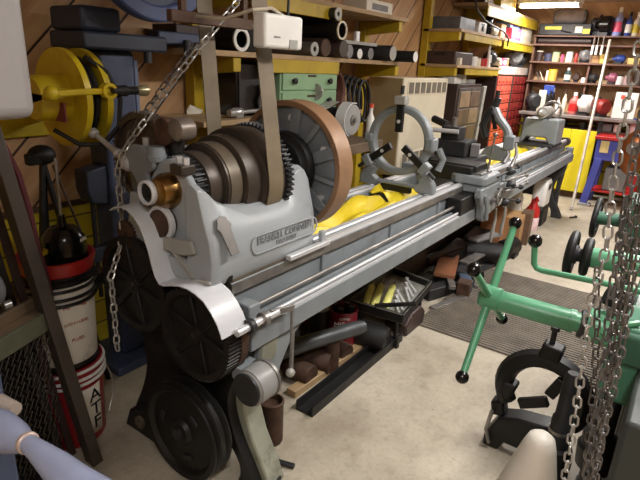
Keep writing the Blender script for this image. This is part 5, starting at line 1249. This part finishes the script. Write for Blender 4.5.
# tray with yellow handles
TR = thing('tool_tray', 'black-edged metal tray holding yellow-handled tools under the lathe', 'tray', (2.83,1.37,0), world=True)
def quad(z0, z1, P):
    mb = MB(); A = [mb.bm.verts.new((x,y,z0)) for x, y in P]; B = [mb.bm.verts.new((x,y,z1)) for x, y in P]
    mb._f(A[::-1]); mb._f(B)
    for i in range(4): mb._f([A[i],A[(i+1)%4],B[(i+1)%4],B[i]])
    return mb
P4 = [(2.54,1.50),(2.57,1.15),(3.16,1.23),(3.22,1.56)]
quad(.2, .212, P4).build('tray_floor', mat('tray_grey', (150,150,142), .4, .2), TR)
for i in range(4):
    a, b = P4[i], P4[(i+1)%4]
    MB().beam((a[0],a[1],.235),(b[0],b[1],.235),.012,.06).build('rim', BLACK if i < 3 else STEELD, TR)
    MB().beam((a[0],a[1],.262),(b[0],b[1],.262),.014,.006).build('rim_edge', mat('pale_edge', (176,176,168), .4, .4), TR)
for x, y in ((2.61,1.46),(2.63,1.21),(3.1,1.27),(3.14,1.52)): MB().cyl((x,y,0),(x,y,.2),.014,n=10).build('tray_leg', BLACK, TR)
MB().beam((2.55,1.33,.27),(2.7,1.13,.29),.02,.02).build('tray_bar', BLACK, TR)
hd = [((2.56,1.40),(2.84,1.50)),((2.57,1.35),(2.9,1.46)),((2.6,1.29),(2.95,1.40)),((2.46,1.53),(2.62,1.62))]
for i, (a, b) in enumerate(hd):
    t = thing('hand_tool', ('leftmost yellow-green tool handle of the three in the tray','middle yellow-green tool handle of the three in the tray','rightmost yellow-green tool handle of the three in the tray','yellow-green tool handle lying across the left corner of the tray')[i], 'tool', (a[0],a[1],.22), world=True)
    d = V(b[0]-a[0], b[1]-a[1], .05); z = .24 if i < 3 else .285
    MB().rev((a[0],a[1],z),d,[(0,.01),(.006,.021),(.1,.025),(d.length*.75,.022),(d.length*.78,.013)],14).build('grip', YGREEN, t)
    MB().cyl((a[0]+d.x*.78,a[1]+d.y*.78,z+.04),(a[0]+d.x,a[1]+d.y,z+.05),.009,n=10).build('shank', STEELD, t)
for k in range(6):
    t = thing('wrench', 'steel wrench lying loose in the right half of the tray', 'wrench', (2.7,1.2,.215), group='wrenches in the tray', world=True)
    a = V(2.62+.07*k, 1.19+.012*k, .222+.003*k); b = a + V(.14,.1+.02*(k % 3),.012)
    MB().beam(a, b, .014, .006).build('shank', STEEL, t); MB().cyl(b, b+V(0,0,.008), .014, n=8).build('jaw', STEEL, t)
t = thing('rubber_roll', 'black rubber roll lying in front of the tray under the lathe', 'roll', (2.6,1.36,0), world=True)
MB().rev((2.48,1.49,.085),(.17,-1,0),[(0,0),(0,.075),(.01,.08),(.27,.08),(.28,.075),(.28,.02),(.25,.02),(.25,0)],28).build('roll', RUBBER, t)
t = thing('casting', 'dark rough casting lying under the far end of the tray', 'casting', (2.95,1.3,0), world=True)
MB().prism([(2.78,0),(2.76,.08),(2.84,.14),(2.98,.15),(3.05,.09),(3.04,0)], 'xz', 1.2, 1.36).build('casting', BROWND, t, .012)
# heap of offcuts farther along
rk = [((2.9,1.72,0),(.5,.22,.3),.05,'dark wooden crate standing behind the tray under the lathe'),((3.5,1.66,0),(.5,.25,.26),-.06,'grimy brown crate standing behind the near scrap under the lathe'),((4.1,1.72,0),(.55,.22,.34),.04,'tall dark crate standing behind the copper-coloured plate'),
      ((4.75,1.74,0),(.5,.22,.3),-.05,'dark crate standing behind the pipe coupling under the lathe'),((5.4,1.66,0),(.5,.25,.32),.06,'dark crate standing behind the cardboard box under the lathe'),((1.75,1.74,0),(.3,.2,.22),.1,'low dark crate standing under the headstock end')]
for p, d, rz, lb in rk:
    t = thing('scrap_crate', lb, 'crate', p, rz)
    MB().box((0,0,d[2]/2),d).build('crate_body', mat('crate_dark', (58,50,44), .7, 0, .3, 7), t, .006)
    for k in range(4): MB().rev((-d[0]*.38+d[0]*.25*k,-.03+.02*k,d[2]),(.3,-.2+.1*k,1),[(0,.03),(.05+.02*k,.03),(.055+.02*k,.02)],12).build('scrap_bar', (G_DARK,RUST,BLACK,STEELD)[k], t)
ex = [((3.2,1.45,0),(.3,.07,.07),.6,RUST),((3.25,1.36,.071),(.36,.05,.05),.1,BLACK),((3.65,1.42,.0),(.4,.1,.06),.0,G_DARK),((3.7,1.3,.09),(.45,.05,.03),.5,STEELD),((4.0,1.24,.0),(.3,.08,.07),-.5,BLACK),((4.05,1.5,.12),(.5,.08,.05),-.2,BROWND),((4.4,1.38,0),(.5,.08,.08),.35,RUST),((4.6,1.32,.2),(.4,.1,.02),-.3,GREYP),((4.0,1.16,0),(.34,.04,.04),.25,STEELD),((3.55,1.5,.02),(.5,.06,.06),-.15,BLACK)]
el = ['short rusty bar at the near end of the scrap heap','black bar lying on the short rusty bar','dark plate at the foot of the scrap heap','bright bar lying crosswise at the near side of the heap','black bar pointing out of the heap towards the mat','brown bar on top of the heap behind the copper-coloured plate','long rusty bar under the bright flat strip','thin grey plate on top of the far scrap','bright square bar on the floor edge of the heap','black bar at the back of the near scrap']
for (p, d, rz, m), lb in zip(ex, el):
    t = thing('scrap_bar', lb, 'bar', p, rz); MB().prism([(-d[0]/2,0),(d[0]/2,0),(d[0]/2-.02,d[2]),(-d[0]/2,d[2])], 'xz', -d[1]/2, d[1]/2).build('bar', m, t, min(d)*.1)
ht = [((3.4,1.42,.0),(.5,.12,.12),.1,BLACK,'black square bar lying nearest the tray in the scrap heap','bar'),((3.55,1.3,0),(.34,.1,.09),-.35,G_DARK,'dark steel block lying across the near end of the scrap heap','block'),
      ((3.85,1.38,.12),(.5,.16,.03),.3,mat('copper_plate', (150,98,68), .5, .2, .2, 8),'copper-coloured plate lying on top of the scrap heap','plate'),((3.85,1.4,0),(.45,.14,.118),.2,BLACK,'black bar supporting the copper-coloured plate','bar'),((4.15,1.3,.0),(.55,.11,.1),.12,G_DARK,'dark bar with bright edge in the middle of the scrap heap','bar'),
      ((4.35,1.28,.102),(.6,.08,.02),-.12,STEELD,'bright flat strip lying on the middle of the scrap heap','strip'),((4.3,1.48,0),(.6,.16,.16),.05,BLACK,'black block lying at the back of the scrap heap','block'),((4.5,1.18,0),(.7,.06,.03),-.14,G_DARK,'long dark flat bar sticking out of the scrap heap to the right','bar'),
      ((3.8,1.2,0),(.2,.09,.1),.5,mat('blue_block', (70,84,104), .5),'blue-grey block at the front of the scrap heap','block'),((3.68,1.16,0),(.14,.1,.12),.2,RUST,'rusty block at the front of the scrap heap','block'),((4.75,1.42,0),(.5,.2,.2),.1,G_DARK,'dark grey block behind the ball knob in the scrap heap','block'),((3.45,1.18,0),(.4,.05,.02),-.3,STEELD,'bright strip lying on the floor at the front of the scrap heap','strip')]
for p, d, rz, m, lb, c in ht:
    t = thing('steel_'+c, lb, c, p, rz)
    MB().prism([(-d[0]/2,0),(d[0]/2,0),(d[0]/2,d[2]*.7),(d[0]/2-d[2]*.3,d[2]),(-d[0]/2,d[2])], 'xz', -d[1]/2, d[1]/2).build(c, m, t, min(d)*.08)
t = thing('pipe_coupling', 'thick dark pipe coupling lying past the scrap heap under the carriage', 'pipe', (4.55,1.25,0), world=True)
MB().rev((4.42,1.42,.1),(.35,-1,0),[(0,.06),(0,.1),(.3,.1),(.3,.06)],28,True).build('coupling', BLACK, t)
for i, (x, y) in enumerate(((3.95,1.2),(4.2,1.12))):
    t = thing('hanging_strap', ('short pale strap hanging from the bed left of the carriage apron','longer pale strap hanging from the bed under the carriage apron')[i], 'strap', (x,1.11,.4), world=True)
    MB().tube([(x,1.09,.655),(x+.005,1.085,.56),(x-.01,1.09,.44+.0*i),(x,1.09,.38)], [.008,.011,.016,.01], 8).build('strap', GREYL, t)
BXX = thing('cardboard_box', 'tan cardboard box with a brown end standing under the far half of the lathe', 'box', (5.2,1.25,0), world=True)
MB().box((5.2,1.27,.16),(.34,.24,.32),(0,0,.1)).build('carton', CARD, BXX, .004)
MB().box((5.36,1.16,.16),(.2,.1,.34),(0,0,.1)).build('brown_end', mat('brown_block', (104,80,62), .6), BXX, .004)
t = thing('open_carton', 'orange-brown open carton behind the cardboard box under the lathe', 'carton', (4.9,1.4,0), world=True)
MB().box((4.98,1.38,.2),(.18,.2,.4),(0,0,.1)).build('carton', mat('carton_orange', (176,120,80), .7), t, .004)
t = thing('black_motor', 'small black motor lying in front of the cardboard box', 'motor', (4.85,1.16,0), world=True)
MB().rev((4.72,1.18,.09),(1,-.2,0),[(0,0),(0,.07),(.02,.085),(.2,.085),(.22,.06),(.26,.02),(.26,0)],24).build('motor', BLACK, t); MB().box((4.85,1.15,.02),(.16,.14,.04)).build('motor_foot', BLACK, t)
JW = thing('plastic_jug', 'white plastic jug with loop handle standing under the far end of the lathe', 'jug', (6.2,1.2,0), world=True)
MB().prism([(6.08,.22),(6.34,.22),(6.36,.4),(6.32,.5),(6.26,.54),(6.13,.54),(6.08,.46)], 'xz', 1.16, 1.31).build('jug', WHITE, JW, .03, seg=3)
MB().bx(6.15, 6.27, 1.155, 1.162, .42, .48).build('handle_opening', G_DARK, JW)
MB().box((6.22,1.235,.11),(.28,.16,.22)).build('dark_base', BLACK, JW, .02)
t = thing('white_bottle', 'white oil bottle leaning left of the white jug under the lathe', 'bottle', (5.75,1.4,0), world=True)
MB().rev((5.75,1.4,.22),(.1,0,1),[(0,0),(0,.08),(.15,.08),(.22,.05),(.28,.03),(.28,0)],20).build('bottle', WHITE, t); MB().cyl((5.76,1.4,0),(5.76,1.4,.22),.07).build('bottle_stand', REDD, t)
t = thing('gas_can', 'red and white fuel can standing in front of the white jug', 'can', (5.9,1.23,0), world=True)
MB().rev((5.9,1.23,0),(0,0,1),[(0,0),(0,.075),(.02,.08),(.14,.08),(.15,.075),(.15,0)],20).build('lower', mat('pink_white', (226,196,200), .5), t)
MB().rev((5.9,1.23,.15),(0,0,1),[(0,0),(0,.075),(.08,.075),(.14,.04),(.2,.025),(.2,0)],20).build('upper', RED, t)
MB().tube([(5.9,1.23,.34),(5.84,1.2,.38),(5.78,1.17,.36)], .014).build('spout', RED, t)
t = thing('bolt', 'small dark bolt lying alone on the floor near the white pole', 'bolt', (6.8,.94,0), world=True)
MB().cyl((6.83,.92,.012),(6.74,.97,.012),.01,n=10).build('shank', G_DARK, t); MB().cyl((6.84,.914,.012),(6.825,.923,.012),.018,n=6).build('head', G_DARK, t)
t = thing('floor_box', 'brown box on the floor by the wall between pole and blue stand', 'box', (8.2,1.25,0), world=True)
MB().bx(8.05, 8.5, 1.05, 1.5, 0, .16).build('carton', mat('box_brown', (120,92,66), .7), t, .006)
